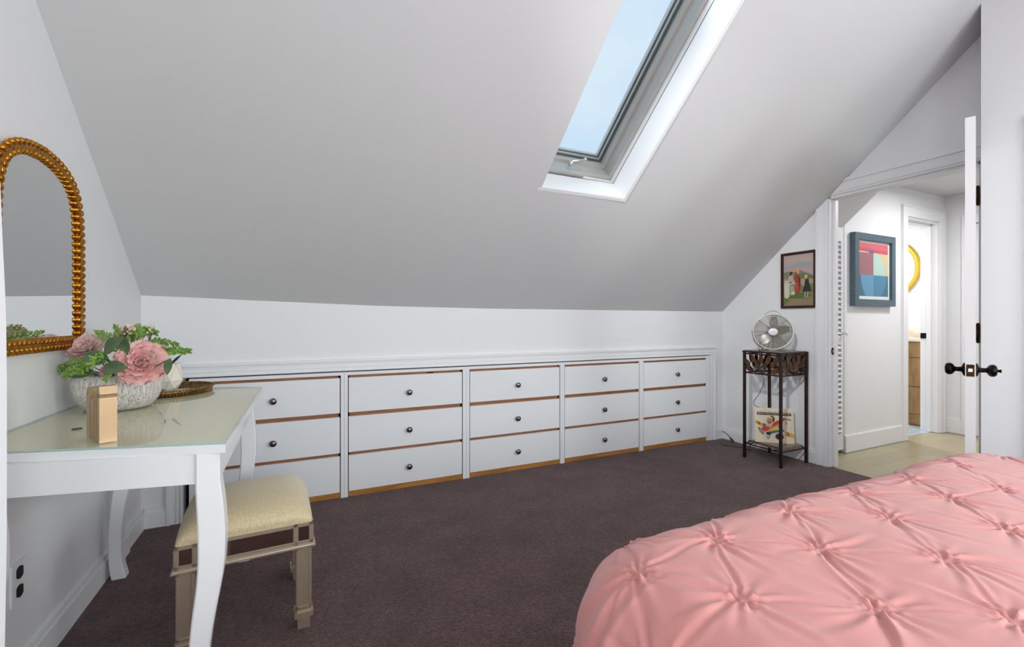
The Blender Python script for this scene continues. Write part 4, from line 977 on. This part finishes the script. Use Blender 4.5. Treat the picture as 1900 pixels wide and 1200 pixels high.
# invert : param position for known surface points on top ~ identity where dist<RHO ; else extend
def toparam(x,y):
    q0=min(max(x,cx0),cx1); q1=min(max(y,cy0),cy1); d0=math.hypot(x-q0,y-q1)
    if d0<=RHO or (x,y) in lat: return x,y
    s_=min((d0-RHO)/ER,.999); dn_=RHO+ER*math.asin(s_); return q0+(x-q0)/d0*dn_,q1+(y-q1)/d0*dn_
TP=[toparam(x,y) for x,y in tufts]
for (tx,ty) in TP:
    RX=PX-tx; RY=PY-ty; r2=RX*RX+RY*RY; msk=r2<.26**2
    rx=RX[msk]; ry=RY[msk]; r_=np.sqrt(rx*rx+ry*ry); th_=np.arctan2(ry,rx); h=np.zeros_like(r_)
    h-=.009*np.exp(-(r_/.028)**2)+.002*np.exp(-(r_/.07)**2)
    ph=rnd.uniform(0,6)
    h+=.009*np.exp(-((r_-.019)/.008)**2)*(.5+.5*np.cos(7*th_+ph))+.004*np.exp(-((r_-.034)/.009)**2)*(.5+.5*np.cos(11*th_+ph*3))
    h+=.006*np.exp(-(r_/.012)**2)
    h+=.0026*np.exp(-r_/.06)*np.cos(11*th_+ph*2)*(1-np.exp(-(r_/.02)**2))
    nbr=[math.atan2(b_-ty,a2-tx) for a2,b_ in TP if .01<(a2-tx)**2+(b_-ty)**2<.27**2]
    for k in range(13):
        a_=2*PI*k/13+rnd.uniform(-.28,.28); ln=rnd.uniform(.05,.19); w=rnd.uniform(.0040,.0075); am=rnd.uniform(.002,.0055)
        if k<len(nbr): a_=nbr[k]+rnd.uniform(-.07,.07); ln=rnd.uniform(.12,.20); w=rnd.uniform(.003,.005); am=rnd.uniform(.0025,.0048)
        ca_,sa_=math.cos(a_),math.sin(a_); al=rx*ca_+ry*sa_; pe=-rx*sa_+ry*ca_+.012*np.sin(al*22+ph)*al/.1*.6
        fade=np.clip(al/.015,0,1)*np.clip(1-al/ln,0,1)**.7*(al>0)
        ww=w*(1+al/.14)
        h+=am*fade*(np.exp(-((pe-ww*.9)/ww)**2)*.8-np.exp(-((pe+ww*.5)/ww)**2))
    H[msk]+=h; dmin=np.minimum(dmin,r2)
dm=np.sqrt(dmin); H+=.002*np.clip(dm/.11,0,1)**1.3
# broad undulation
for k in range(14):
    a_=rnd.uniform(0,PI); f_=rnd.uniform(4,16); p_=rnd.uniform(0,6); H+=.0012*np.sin((PX*math.cos(a_)+PY*math.sin(a_))*f_+p_)
# side drape folds
sa=np.arctan2(ddy,ddx); per=PX*np.abs(uy_)+PY*np.abs(ux_)
H+=np.clip(low/.25,0,1)*.018*np.sin(per*21+1.5*np.sin(per*7))+np.clip(dr_/.2,0,1)*.004*np.sin(per*47)
Xs=Xs+nx*H; Ys=Ys+ny*H; Zs=np.maximum(Zs+nzz*H,.012)
ia,ja=PX.shape; co=np.stack([Xs,Ys,Zs],-1).reshape(-1,3)
idx=np.arange(ia*ja).reshape(ia,ja); F=np.stack([idx[:-1,:-1],idx[1:,:-1],idx[1:,1:],idx[:-1,1:]],-1).reshape(-1,4)
keep=((dist<over-.0)[:-1,:-1]&(dist<over)[1:,1:]&(dist<over)[:-1,1:]&(dist<over)[1:,:-1]).reshape(-1); F=F[keep]
used=np.unique(F); remap=-np.ones(len(co),int); remap[used]=np.arange(len(used)); co=co[used]; F=remap[F]
me=D.meshes.new('comforter'); me.vertices.add(len(co)); me.vertices.foreach_set('co',co.astype(np.float32).ravel())
me.loops.add(F.size); me.loops.foreach_set('vertex_index',F.astype(np.int32).ravel()); me.polygons.add(len(F)); me.polygons.foreach_set('loop_start',(np.arange(len(F))*4).astype(np.int32)); me.polygons.foreach_set('use_smooth',np.ones(len(F),bool))
me.update(calc_edges=True); me.materials.append(PINK); o=D.objects.new('comforter',me); COL.objects.link(o)
tag(o,'pink pintuck comforter with gathered knots spread over the bed','bedding')
# unseen ceiling lamp added behind camera to go with the fill light
cl=thing('ceiling_lamp',(1.3,-.15,2.7),'round flush ceiling lamp above the bed, behind the camera','lamp')
m=MB(); zt2=zc(1.3,YT); m.lathe([(.24,2.62),(.26,2.63),(.26,zt2),(.0001,zt2)],40,Matrix.Translation((1.3,-.15,0)),cap=False); part(m,'lamp_base',TRIM,cl)
